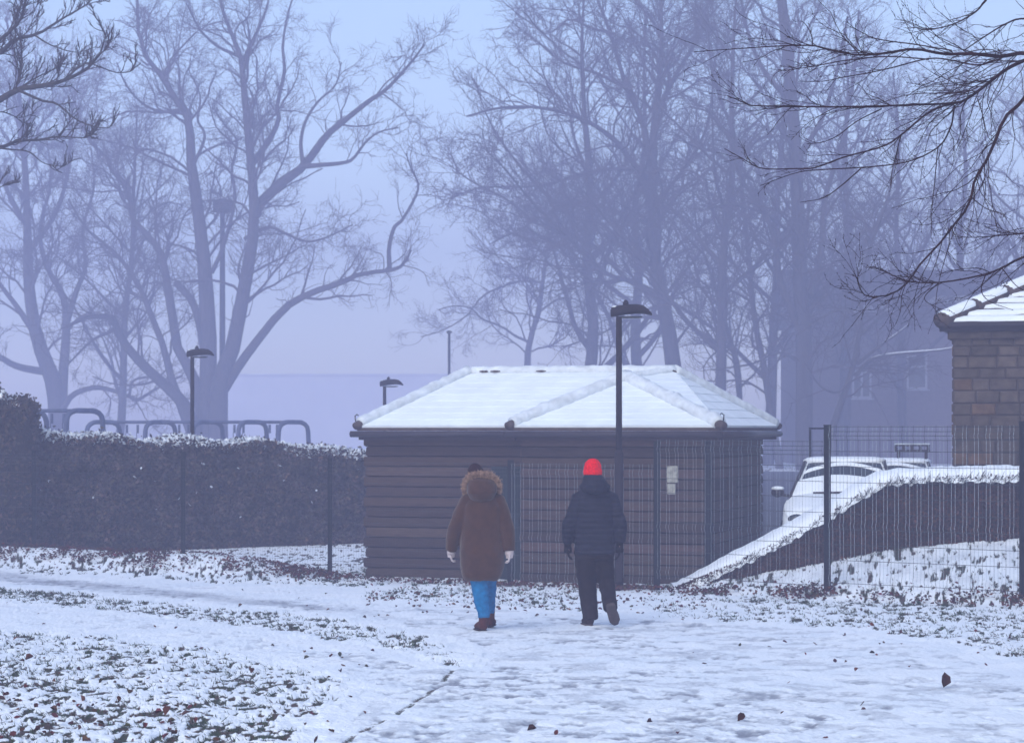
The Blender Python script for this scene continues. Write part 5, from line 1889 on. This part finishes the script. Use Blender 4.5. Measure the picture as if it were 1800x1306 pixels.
# ================================================================ BUILDINGS IN THE FOG
def far_buildings():
    Y = 128.0
    x0 = (1402 - CX) / F * Y
    root = thing('foggy_house', 'brick house with two pale-framed upper windows, faint in the fog behind the cars', 'house', (x0, Y, -.25))
    mb = MB()
    w = 24.0
    wins = [(1498, 1532, 652, 700), (1594, 1630, 624, 684)]
    # wall with real openings
    xs = [0.0]
    zs = []
    rects = []
    for a, b, t, bt in wins:
        rects.append(((a - CX) / F * Y - x0, (b - CX) / F * Y - x0, H - (bt - HY) / F * Y + .25, H - (t - HY) / F * Y + .25))
    gx = sorted(set([0, w] + [r[0] for r in rects] + [r[1] for r in rects]))
    gzs = sorted(set([0, 9.0] + [r[2] for r in rects] + [r[3] for r in rects]))
    for i in range(len(gx) - 1):
        for j in range(len(gzs) - 1):
            cx_, cz = (gx[i] + gx[i + 1]) / 2, (gzs[j] + gzs[j + 1]) / 2
            if any(r[0] < cx_ < r[1] and r[2] < cz < r[3] for r in rects):
                continue
            mb.quad((gx[i], 0, gzs[j]), (gx[i + 1], 0, gzs[j]), (gx[i + 1], 0, gzs[j + 1]), (gx[i], 0, gzs[j + 1]))
    mb.quad((0, 0, 0), (0, 0, 9.0), (0, 8, 9.0), (0, 8, 0))
    mb.quad((w, 0, 0), (w, 8, 0), (w, 8, 9.0), (w, 0, 9.0))
    mb.quad((0, 8, 0), (0, 8, 9.0), (w, 8, 9.0), (w, 8, 0))
    wall = mb.build('wall', M['housebrick'], root)
    for k, (a, b, z0, z1) in enumerate(rects):
        mb = MB()
        t = .12
        mb.cbox(((a + b) / 2, .06, z0 + t / 2), b - a, .10, t)
        mb.cbox(((a + b) / 2, .06, z1 - t / 2), b - a, .10, t)
        mb.cbox((a + t / 2, .06, (z0 + z1) / 2), t, .10, z1 - z0 - 2 * t)
        mb.cbox((b - t / 2, .06, (z0 + z1) / 2), t, .10, z1 - z0 - 2 * t)
        if k == 0:
            mb.cbox(((a + b) / 2, .06, (z0 + z1) / 2), t, .09, z1 - z0 - 2 * t)
        else:
            mb.cbox(((a + b) / 2, .06, z0 + (z1 - z0) * .66), b - a - 2 * t, .09, t * 1.3)
        f = mb.build('window', M['framegrey'], root)
        mb = MB()
        mb.cbox(((a + b) / 2, .11, (z0 + z1) / 2), b - a - .02, .02, z1 - z0 - .02)
        mb.build('pane', M['glass'], f)
        mb = MB()
        mb.cbox(((a + b) / 2, -.05, z0 - .05), b - a + .25, .2, .09)
        mb.build('sill', M['framegrey'], f)
    mb = MB()
    mb.add([(-.4, -.45, 8.9), (w + .4, -.45, 8.9), (w + .4, 4, 12.6), (-.4, 4, 12.6), (-.4, 8.45, 8.9), (w + .4, 8.45, 8.9)], [(0, 1, 2, 3), (3, 2, 5, 4), (0, 3, 4), (1, 5, 2)])
    rf = mb.build('roof', M['tile'], root)
    for u, v, l, h in ((3.5, .2, 2.6, .12), (8.2, .35, 3.4, .14), (12.5, .15, 2.2, .10), (15.0, .5, 3.0, .12)):
        mb = MB()
        p = lambda a, b: np.array((a, -.45 + 4.45 * b, 8.9 + 3.7 * b + .03))
        q = [p(u, v), p(u + l, v), p(u + l * .8, v + h), p(u + l * .2, v + h * .9)]
        mb.add(q + [c + np.array([0, -.05, .06]) for c in q], [(4, 5, 6, 7), (0, 1, 5, 4), (1, 2, 6, 5), (2, 3, 7, 6), (3, 0, 4, 7)])
        mb.build('snow_patch', M['framegrey'], rf)
    # long low building closing the gap
    Y = 275.0
    xa, xb = (380 - CX) / F * Y, (1010 - CX) / F * Y
    zt = H + (HY - 657) / F * Y
    root = thing('long_building', 'long low flat-roofed building, barely visible in the fog left of the shed roof', 'building', (xa, Y, -.25))
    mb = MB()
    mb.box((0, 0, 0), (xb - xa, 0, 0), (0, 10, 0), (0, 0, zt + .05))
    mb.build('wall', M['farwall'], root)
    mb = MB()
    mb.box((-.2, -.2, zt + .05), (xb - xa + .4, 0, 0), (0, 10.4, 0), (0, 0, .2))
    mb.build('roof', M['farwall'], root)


far_buildings()


# ================================================================ PEOPLE
def fuse(mb, name, m, parent, voxel=.013, sm=6, wrinkle=0.0, wscale=(9, 9, 9), seed=0, fac=.5):
    """melt overlapping pieces into one continuous skin"""
    me = bpy.data.meshes.new(name)
    me.from_pydata(mb.v, [], mb.f)
    tmp = bpy.data.objects.new(name + '_tmp', me)
    COL.objects.link(tmp)
    r = tmp.modifiers.new('r', 'REMESH')
    r.mode = 'VOXEL'
    r.voxel_size = voxel
    s = tmp.modifiers.new('s', 'SMOOTH')
    s.factor = fac
    s.iterations = sm
    dg = bpy.context.evaluated_depsgraph_get()
    out = bpy.data.meshes.new_from_object(tmp.evaluated_get(dg))
    bpy.data.objects.remove(tmp)
    bpy.data.meshes.remove(me)
    out.name = name
    out.materials.clear()
    if wrinkle:
        for v in out.vertices:
            p = v.co
            q = Vector((p.x * wscale[0], p.y * wscale[1], p.z * wscale[2] + seed))
            k = mnoise.noise(q) + .5 * mnoise.noise(q * 2.1)
            v.co = p + v.normal * (k * wrinkle)
    out.polygons.foreach_set('use_smooth', [True] * len(out.polygons))
    return link(name, out, m, parent)


def hand(mb, wrist, down, side, curl=.5, s=1.0):
    """open relaxed hand hanging from the wrist: palm, four fingers, thumb. side = +1 thumb towards +y... thumb faces forward"""
    w = np.array(wrist, float)
    d = np.array(down, float)
    d /= np.linalg.norm(d)
    fwd = np.array([0, 1.0, 0])
    fwd = fwd - d * np.dot(fwd, d)
    fwd /= np.linalg.norm(fwd)
    inn = np.array([-side, 0, 0.0])      # palm faces the thigh
    mb.tube([w - d * .02, w + d * .02 * s, w + d * .06 * s, w + d * .095 * s], [.022 * s, .030 * s, .038 * s, .036 * s], 12, True, [.019 * s, .019 * s, .019 * s, .016 * s])
    # tube's first radius lies across; fingers spread front to back
    for k, (o, l) in enumerate(((.030, .070), (.010, .080), (-.010, .074), (-.029, .058))):
        b = w + d * .088 * s + fwd * o * s
        p1 = b + d * l * .45 * s + inn * .008
        p2 = p1 + (d * math.cos(curl) + inn * math.sin(curl)) * l * .32 * s
        p3 = p2 + (d * math.cos(curl * 2.1) + inn * math.sin(curl * 2.1)) * l * .28 * s
        mb.tube([b - d * .02, b, p1, p2, p3], [.0105 * s, .0105 * s, .0098 * s, .009 * s, .0075 * s], 8)
    b = w + d * .035 * s + fwd * .028 * s
    p1 = b + (d * .7 + fwd * .7) * .035 * s
    p2 = p1 + (d * .95 + fwd * .25 + inn * .2) * .034 * s
    mb.tube([b - fwd * .015, b, p1, p2], [.014 * s, .013 * s, .0115 * s, .009 * s], 8)


def fur_strands(curve, n, ln, rng, parent, name='fur_trim', center=None):
    C = np.array(curve, float)
    t = rng.uniform(0, len(C) - 1.001, n)
    i = t.astype(int)
    f = (t - i)[:, None]
    p = C[i] * (1 - f) + C[i + 1] * f
    out = p - np.array(center)
    out /= np.linalg.norm(out, axis=1, keepdims=True)
    d = out * .8 + rng.normal(0, .55, (n, 3))
    d /= np.linalg.norm(d, axis=1, keepdims=True)
    p = p + rng.normal(0, .012, (n, 3))
    L = ln * rng.uniform(.5, 1.2, n)[:, None]
    bend = rng.normal(0, .35, (n, 3)) + np.array([0, 0, -.25])
    P = np.stack([p, p + d * L * .5, p + d * L + bend * L * .35], 1)
    V, fq = tubes(P, np.tile([.0035, .003, .001], (n, 1)), 3)
    return np_mesh(name, V, fq, M['fur'], parent)


def boot(mb, heel, toe, ankle, w=.045, shaft=None):
    heel, toe, ankle = (np.array(q, float) for q in (heel, toe, ankle))
    up = np.array([0, 0, 1.0])
    d = toe - heel
    nrm = np.cross(np.cross(d, ankle - heel), d)
    nrm /= np.linalg.norm(nrm) + 1e-9
    pts = [heel + d * t + nrm * h for t, h in ((-.02, .05), (.12, .055), (.35, .06), (.6, .048), (.85, .038), (1.0, .032))]
    mb.tube(pts, [w * .8, w, w * 1.05, w * 1.12, w * 1.05, w * .6], 12, True, [.045, .053, .055, .046, .037, .026])
    mb.tube([heel + d * .18 + nrm * .05, ankle], [w * 1.05, w * 1.1], 12)
    if shaft is not None:
        mb.tube([ankle, shaft], [w * 1.1, w * 1.15], 12)


def sole(mb, heel, toe, ankle, w=.05):
    heel, toe, ankle = (np.array(q, float) for q in (heel, toe, ankle))
    d = toe - heel
    nrm = np.cross(np.cross(d, ankle - heel), d)
    nrm /= np.linalg.norm(nrm) + 1e-9
    pts = [heel + d * t + nrm * .010 for t in (-.04, .1, .35, .6, .85, 1.03)]
    mb.tube(pts, [w * .75, w, w * .95, w * 1.1, w * 1.05, w * .5], 12, True, .012)


def head_geo(mb, c, s=1.0):
    x, y, z = c
    mb.ball((x, y, z), .076 * s, .095 * s, .115 * s, 18, 12)
    mb.ball((x, y + .035 * s, z - .055 * s), .055 * s, .055 * s, .06 * s)
    mb.tube([(x, y + .088 * s, z + .012), (x, y + .108 * s, z - .022), (x, y + .09 * s, z - .028)], [.008, .014, .010], 8)
    for sx in (-1, 1):
        mb.ball((x + sx * .078 * s, y - .005, z - .008), .010, .018, .030, 10, 8)
        mb.ball((x + sx * .030 * s, y + .083 * s, z + .004), .014, .010, .009, 8, 6)
    mb.tube([(x - .024, y + .086 * s, z - .058), (x, y + .092 * s, z - .057), (x + .024, y + .086 * s, z - .058)], .007, 6)


def man():
    c = W(1045, 1101, 21.6)
    X, Y = c[0], c[1]
    root = thing('person', 'person in a bright red knitted hat, dark navy padded jacket and black trousers, walking away', 'person', (X, Y, gz(X, Y) + .004))
    S = lambda px, py, y=0.0: (((px - 1045) / 166.7), y, (1101 - py) / 166.7)
    # pose: joints
    lsh, lel, lwr = S(1016, 880, 0), S(1000, 925, -.03), S(998, 955, .05)
    rsh, rel, rwr = S(1076, 880, 0), S(1090, 925, -.05), S(1089, 954, -.02)
    lhip, lkn, lan = (-.095, 0, .86), (-.075, .06, .47), (-.045, .02, .10)
    rhip, rkn, ran = (.085, 0, .86), (.125, .05, .45), (.155, -.30, .22)
    lheel, ltoe = (-.06, -.04, .0), (-.10, .21, .0)
    rheel, rtoe = (.150, -.385, .25), (.215, -.24, .035)
    b = MB()
    head_geo(b, (-.02, .03, 1.63))
    b.tube([(-.005, 0, 1.36), (-.015, .015, 1.53)], [.058, .055], 12)
    b.loft([((0, 0, .82), .14, .10), ((0, 0, .95), .15, .10), ((0, 0, 1.10), .13, .09), ((0, 0, 1.28), .16, .10), ((0, 0, 1.38), .14, .085), ((0, 0, 1.43), .06, .06)])
    for sh, el, wr in ((lsh, lel, lwr), (rsh, rel, rwr)):
        b.tube([(sh[0] * .6, sh[1], sh[2] + .02), sh, el, wr], [.05, .05, .042, .028], 10)
    for hp, kn, an in ((lhip, lkn, lan), (rhip, rkn, ran)):
        b.tube([hp, kn, an], [.07, .05, .032], 12)
    for q, t, an in ((lheel, ltoe, lan), (rheel, rtoe, ran)):
        boot(b, q + np.array([0, 0, .012]) if False else tuple(np.array(q) * .94 + np.array(t) * .06 + np.array([0, 0, .012])), tuple(np.array(t) * .86 + np.array(q) * .14 + np.array([0, 0, .012])), an, .026)
    hand(b, np.array(lwr) + np.array([0, 0, .01]), (.03, .08, -1), -1, .55, .72)
    hand(b, np.array(rwr) + np.array([0, 0, .01]), (-.02, -.06, -1), 1, .55, .72)
    fuse(b, 'body', M['skin'], root, .011, 5)
    # jacket
    j = MB()
    j.loft([((0, 0, .755), .212, .155), ((0, 0, .80), .214, .16), ((.002, -.005, .95), .208, .155), ((.003, -.01, 1.08), .203, .15), ((.003, -.01, 1.22), .205, .15), ((.003, 0, 1.33), .205, .135), ((.003, 0, 1.40), .165, .115), ((0, .0, 1.46), .10, .10), ((0, .0, 1.50), .09, .09)], 28, 2.6)
    for sh, el, wr, sg in ((lsh, lel, lwr, -1), (rsh, rel, rwr, 1)):
        j.tube([(sh[0] * .55, sh[1], sh[2] + .035), (sh[0] * .95, sh[1], sh[2] + .01), (sh[0] * .6 + el[0] * .4, sh[1] * .5 + el[1] * .5, sh[2] * .5 + el[2] * .5), el, tuple(np.array(el) * .45 + np.array(wr) * .55), tuple(np.array(wr) - np.array([0, 0, .005]))], [.085, .088, .080, .076, .070, .058], 16)
    jk = fuse(j, 'jacket', M['navyquilt'], root, .011, 5, .006, (10, 10, 16), 3)
    jh = MB()
    jh.loft([((.005, -.03, 1.385), .10, .09), ((.005, -.05, 1.42), .148, .125), ((.005, -.05, 1.46), .152, .13), ((.0, -.03, 1.51), .135, .12), ((-.01, -.01, 1.555), .115, .11), ((-.02, .0, 1.59), .098, .10)], 24, 2.2)
    jh.tube([(-.14, -.02, 1.47), (-.08, -.16, 1.44), (0, -.19, 1.43), (.09, -.16, 1.44), (.148, -.02, 1.47)], [.03, .035, .04, .035, .03], 10)
    jh.tube([(-.11, .0, 1.54), (-.07, -.10, 1.52), (0, -.13, 1.51), (.07, -.10, 1.52), (.10, .0, 1.54)], [.025, .03, .032, .03, .025], 10)
    fuse(jh, 'hood', M['navy'], jk, .011, 4, .004, (14, 14, 14), 5)
    # trousers
    t = MB()
    t.loft([((0, 0, .70), .195, .13), ((0, 0, .80), .195, .135), ((0, 0, .88), .18, .12)], 24, 2.5)
    t.tube([(-.10, 0, .80), (-.098, .02, .66), (-.082, .06, .47), (-.062, .05, .28), (-.043, .02, .12), (-.040, .01, .06)], [.118, .112, .098, .092, .086, .084], 16)
    t.tube([(.098, 0, .80), (.104, .03, .66), (.128, .05, .46), (.140, -.10, .35), (.152, -.26, .24), (.156, -.31, .21)], [.115, .105, .09, .082, .076, .078], 16)
    fuse(t, 'trousers', M['trouser'], root, .011, 5, .008, (9, 9, 13), 8)
    for q, tt, an in ((lheel, ltoe, lan), (rheel, rtoe, ran)):
        m = MB()
        boot(m, q, tt, an, .05)
        bt = fuse(m, 'boot', M['shoe'], root, .009, 4)
        m = MB()
        sole(m, q, tt, an, .053)
        m.build('sole', M['sole'], bt, True)
    for wr, dn, sg in ((lwr, (.03, .08, -1), -1), (rwr, (-.02, -.06, -1), 1)):
        m = MB()
        hand(m, np.array(wr) + np.array([0, 0, .0]), dn, sg, .55, 1.2)
        m.tube([np.array(wr) + np.array([0, 0, .03]), np.array(wr) - np.array([0, 0, .03])], .040, 12)
        fuse(m, 'glove', M['glove'], root, .0065, 3)
    # knitted hat
    h = MB()
    h.loft([((-.018, .025, 1.585), .094, .108), ((-.018, .025, 1.60), .100, .114), ((-.018, .025, 1.635), .100, .114), ((-.018, .025, 1.645), .096, .110)], 28)
    h.loft([((-.018, .025, 1.63), .095, .108), ((-.018, .02, 1.68), .092, .106), ((-.018, .015, 1.72), .078, .090), ((-.016, .01, 1.748), .052, .06), ((-.015, .01, 1.760), .022, .025)], 28)
    fuse(h, 'knitted_hat', M['red'], root, .008, 3, .0035, (45, 45, 18), 2)


def woman():
    Y = 20.9
    c = W(847, 1113, Y)
    X = c[0]
    root = thing('person', 'person in a brown fur-hooded parka, turquoise leggings and brown boots, walking away', 'person', (X, Y, gz(X, Y) + .004))
    sc_ = 172.2
    S = lambda px, py, y=0.0: ((px - 847) / sc_, y, (1113 - py) / sc_)
    lsh, lel, lwr = S(820, 886), S(799, 935, -.02), S(793, 970, .06)
    rsh, rel, rwr = S(877, 886), S(892, 935, -.06), S(895, 970, -.06)
    lhip, lkn, lan = (-.06, 0, .80), (-.035, .0, .44), (.02, -.02, .10)
    rhip, rkn, ran = (.07, 0, .80), (.075, .22, .46), (.075, .40, .11)
    lheel, ltoe = (.01, -.07, .0), (-.055, .13, .0)
    rheel, rtoe = (.07, .36, .0), (.10, .58, .0)
    b = MB()
    head_geo(b, (-.045, .06, 1.555), .95)
    b.tube([(0, .0, 1.30), (-.03, .035, 1.48)], [.052, .05], 12)
    b.loft([((0, 0, .74), .15, .11), ((0, 0, .88), .15, .11), ((0, 0, 1.03), .12, .085), ((0, 0, 1.20), .14, .095), ((0, 0, 1.31), .125, .08), ((0, 0, 1.36), .05, .05)])
    for sh, el, wr in ((lsh, lel, lwr), (rsh, rel, rwr)):
        b.tube([(sh[0] * .6, sh[1], sh[2] + .02), sh, el, wr], [.045, .045, .037, .025], 10)
    for hp, kn, an in ((lhip, lkn, lan), (rhip, rkn, ran)):
        b.tube([hp, kn, an], [.07, .048, .03], 12)
    for q, t, an in ((lheel, ltoe, lan), (rheel, rtoe, ran)):
        boot(b, tuple(np.array(q) * .94 + np.array(t) * .06 + np.array([0, 0, .012])), tuple(np.array(t) * .86 + np.array(q) * .14 + np.array([0, 0, .012])), an, .024)
    hand(b, np.array(lwr) + np.array([0, 0, .02]), (-.03, .1, -1), -1, .9, .62)
    hand(b, np.array(rwr) + np.array([0, 0, .02]), (.04, -.1, -1), 1, .9, .62)
    fuse(b, 'body', M['skin'], root, .011, 5)
    # parka
    p = MB()
    p.loft([((.0, 0, .515), .165, .13), ((.0, 0, .55), .200, .155), ((.005, -.005, .66), .228, .175), ((.005, -.01, .80), .232, .178), ((.005, 0, .95), .222, .160), ((.005, 0, 1.05), .212, .148), ((.008, -.01, 1.16), .205, .15), ((.008, -.01, 1.27), .200, .14), ((.006, 0, 1.345), .165, .115), ((.0, .01, 1.40), .11, .10), ((-.01, .02, 1.45), .09, .09)], 28, 2.5)
    for sh, el, wr in ((lsh, lel, lwr), (rsh, rel, rwr)):
        p.tube([(sh[0] * .5, sh[1], sh[2] + .03), (sh[0] * .95, sh[1], sh[2] + .005), tuple(np.array(sh) * .5 + np.array(el) * .5), el, tuple(np.array(el) * .4 + np.array(wr) * .6), tuple(np.array(wr) - np.array([0, 0, .012]))], [.078, .082, .078, .074, .070, .066], 16)
    pk = fuse(p, 'parka', M['parka'], root, .011, 4, .007, (10, 10, 8), 13)
    m = MB()
    m.tube([(.217 * math.cos(a) + .005, .152 * math.sin(a), 1.045 + .006 * math.sin(3 * a)) for a in np.linspace(0, 2 * math.pi, 40)], .008, 6, False)
    m.build('waist_seam', M['parka'], pk, True)
    # hood lying open behind the head, fur along its rim
    h = MB()
    h.loft([((.0, -.05, 1.30), .07, .05), ((.0, -.075, 1.345), .120, .10), ((.0, -.09, 1.41), .155, .13), ((.0, -.085, 1.48), .155, .13), ((-.003, -.07, 1.53), .135, .11), ((-.005, -.04, 1.57), .10, .08)], 24, 2.2)
    hd = fuse(h, 'hood', M['parka'], root, .011, 4, .006, (11, 11, 9), 23)
    rim = [(-.150, .02, 1.39), (-.160, -.03, 1.46), (-.148, -.075, 1.525), (-.108, -.105, 1.570), (-.04, -.12, 1.588), (.03, -.12, 1.588), (.10, -.105, 1.568), (.146, -.075, 1.52), (.160, -.03, 1.45), (.150, .02, 1.39)]
    rim = resample(rim, 40)
    m = MB()
    m.tube(rim, .022, 10)
    fc = fuse(m, 'fur_core', M['fur'], hd, .010, 2, .01, (30, 30, 30), 4)
    fur_strands(rim, 5200, .036, np.random.default_rng(9), hd, center=(0, -.02, 1.45))
    # dark knitted hat
    k = MB()
    k.loft([((-.055, .05, 1.52), .084, .098), ((-.06, .04, 1.58), .090, .102), ((-.065, .03, 1.64), .080, .09), ((-.07, .02, 1.685), .054, .06), ((-.07, .02, 1.708), .02, .025)], 24)
    fuse(k, 'knitted_hat', M['hatdark'], root, .009, 3, .004, (40, 40, 18), 6)
    # leggings
    l = MB()
    l.loft([((0, 0, .68), .17, .13), ((0, 0, .78), .165, .13), ((0, 0, .86), .15, .11)], 20)
    l.tube([(-.055, 0, .76), (-.030, .0, .60), (-.022, .0, .44), (.0, -.02, .30), (.020, -.025, .19), (.024, -.022, .13)], [.115, .106, .086, .078, .062, .058], 16)
    l.tube([(.065, 0, .76), (.07, .12, .60), (.072, .22, .46), (.074, .30, .32), (.076, .37, .20), (.076, .39, .14)], [.11, .09, .076, .068, .056, .052], 16)
    fuse(l, 'leggings', M['leggings'], root, .011, 4, .009, (14, 14, 20), 31)
    for q, t, an, sh in ((lheel, ltoe, lan, (.024, -.022, .165)), (rheel, rtoe, ran, (.076, .385, .17))):
        m = MB()
        boot(m, q, t, an, .048, sh)
        bt = fuse(m, 'boot', M['boot'], root, .009, 4, .003, (20, 20, 20), 3)
        m = MB()
        sole(m, q, t, an, .05)
        m.build('sole', M['shoe'], bt, True)
    for wr, dn, sg in ((lwr, (-.03, .1, -1), -1), (rwr, (.04, -.1, -1), 1)):
        m = MB()
        hand(m, np.array(wr) + np.array([0, 0, .01]), dn, sg, .9, 1.05)
        m.tube([np.array(wr) + np.array([0, 0, .03]), np.array(wr) - np.array([0, 0, .05])], .046, 12)
        fuse(m, 'glove', M['pale'], root, .0065, 3)


def quilt():
    m = M['navy'].copy()
    m.name = 'navy_quilted_baffles'
    N, L = m.node_tree.nodes, m.node_tree.links
    b = N['Principled BSDF']
    tc = N.new('ShaderNodeTexCoord')
    wv = N.new('ShaderNodeTexWave')
    wv.bands_direction = 'Z'
    wv.inputs['Scale'].default_value = 5.5
    wv.inputs['Distortion'].default_value = .6
    L.new(tc.outputs['Object'], wv.inputs['Vector'])
    bp = N.new('ShaderNodeBump')
    bp.inputs['Strength'].default_value = .5
    bp.inputs['Distance'].default_value = .02
    L.new(wv.outputs['Fac'], bp.inputs['Height'])
    L.new(bp.outputs['Normal'], b.inputs['Normal'])
    return m


M['navyquilt'] = quilt()
man()
woman()

# ================================================================ AIR, SKY, SUN, CAMERA
FOG_D, FOG_C, FOG_G = .0067, (.560, .578, .835), .0


def air():
    mb = MB()
    mb.box((-360, -4, -8), (720, 0, 0), (0, 330, 0), (0, 0, 39.5))
    m = bpy.data.materials.new('haze')
    m.use_nodes = True
    N, L = m.node_tree.nodes, m.node_tree.links
    N.remove(N['Principled BSDF'])
    v = N.new('ShaderNodeVolumePrincipled')
    v.inputs['Density'].default_value = FOG_D
    v.inputs['Density Attribute'].default_value = ''
    v.inputs['Color'].default_value = (*FOG_C, 1)
    v.inputs['Anisotropy'].default_value = FOG_G
    L.new(v.outputs['Volume'], N['Material Output'].inputs['Volume'])
    o = mb.build('haze', m)
    tag(o, 'pale lavender fog filling the park', 'haze', kind='stuff')


air()
EL, AZ = math.radians(40), math.radians(205)
w = bpy.data.worlds.new('World')
sc.world = w
w.use_nodes = True
N, L = w.node_tree.nodes, w.node_tree.links
sky = N.new('ShaderNodeTexSky')
sky.sky_type = 'NISHITA'
sky.sun_disc = False
sky.sun_elevation = EL
sky.sun_rotation = AZ
sky.ozone_density = .15
sky.dust_density = 1.0
L.new(sky.outputs['Color'], N['Background'].inputs['Color'])
N['Background'].inputs['Strength'].default_value = .13

sd = bpy.data.lights.new('sun', 'SUN')
sd.energy = .9
sd.angle = math.radians(50)
sd.color = (.93, .98, .98)
so = bpy.data.objects.new('sun', sd)
COL.objects.link(so)
dirv = Vector((math.sin(AZ) * math.cos(EL), math.cos(AZ) * math.cos(EL), math.sin(EL)))
so.rotation_euler = dirv.to_track_quat('Z', 'Y').to_euler()
so.location = (0, -10, 30)

cd = bpy.data.cameras.new('camera')
cd.sensor_width = 36
cd.lens = 36 * F / 1800
cd.shift_y = (HY - 653.0) / 1800.0
cd.clip_end = 1000
cd.dof.use_dof = True
cd.dof.focus_distance = 17.0
cd.dof.aperture_fstop = 5.6
cam = bpy.data.objects.new('camera', cd)
COL.objects.link(cam)
cam.location = (0, 0, H)
cam.rotation_euler = (math.radians(90), 0, 0)
sc.camera = cam

sc.view_settings.view_transform = 'Standard'
sc.view_settings.look = 'None'
sc.view_settings.exposure = 0.93
sc.view_settings.gamma = 1
sc.cycles.use_denoising = True
sc.cycles.volume_bounces = 2
sc.cycles.max_bounces = 6
sc.cycles.transparent_max_bounces = 8
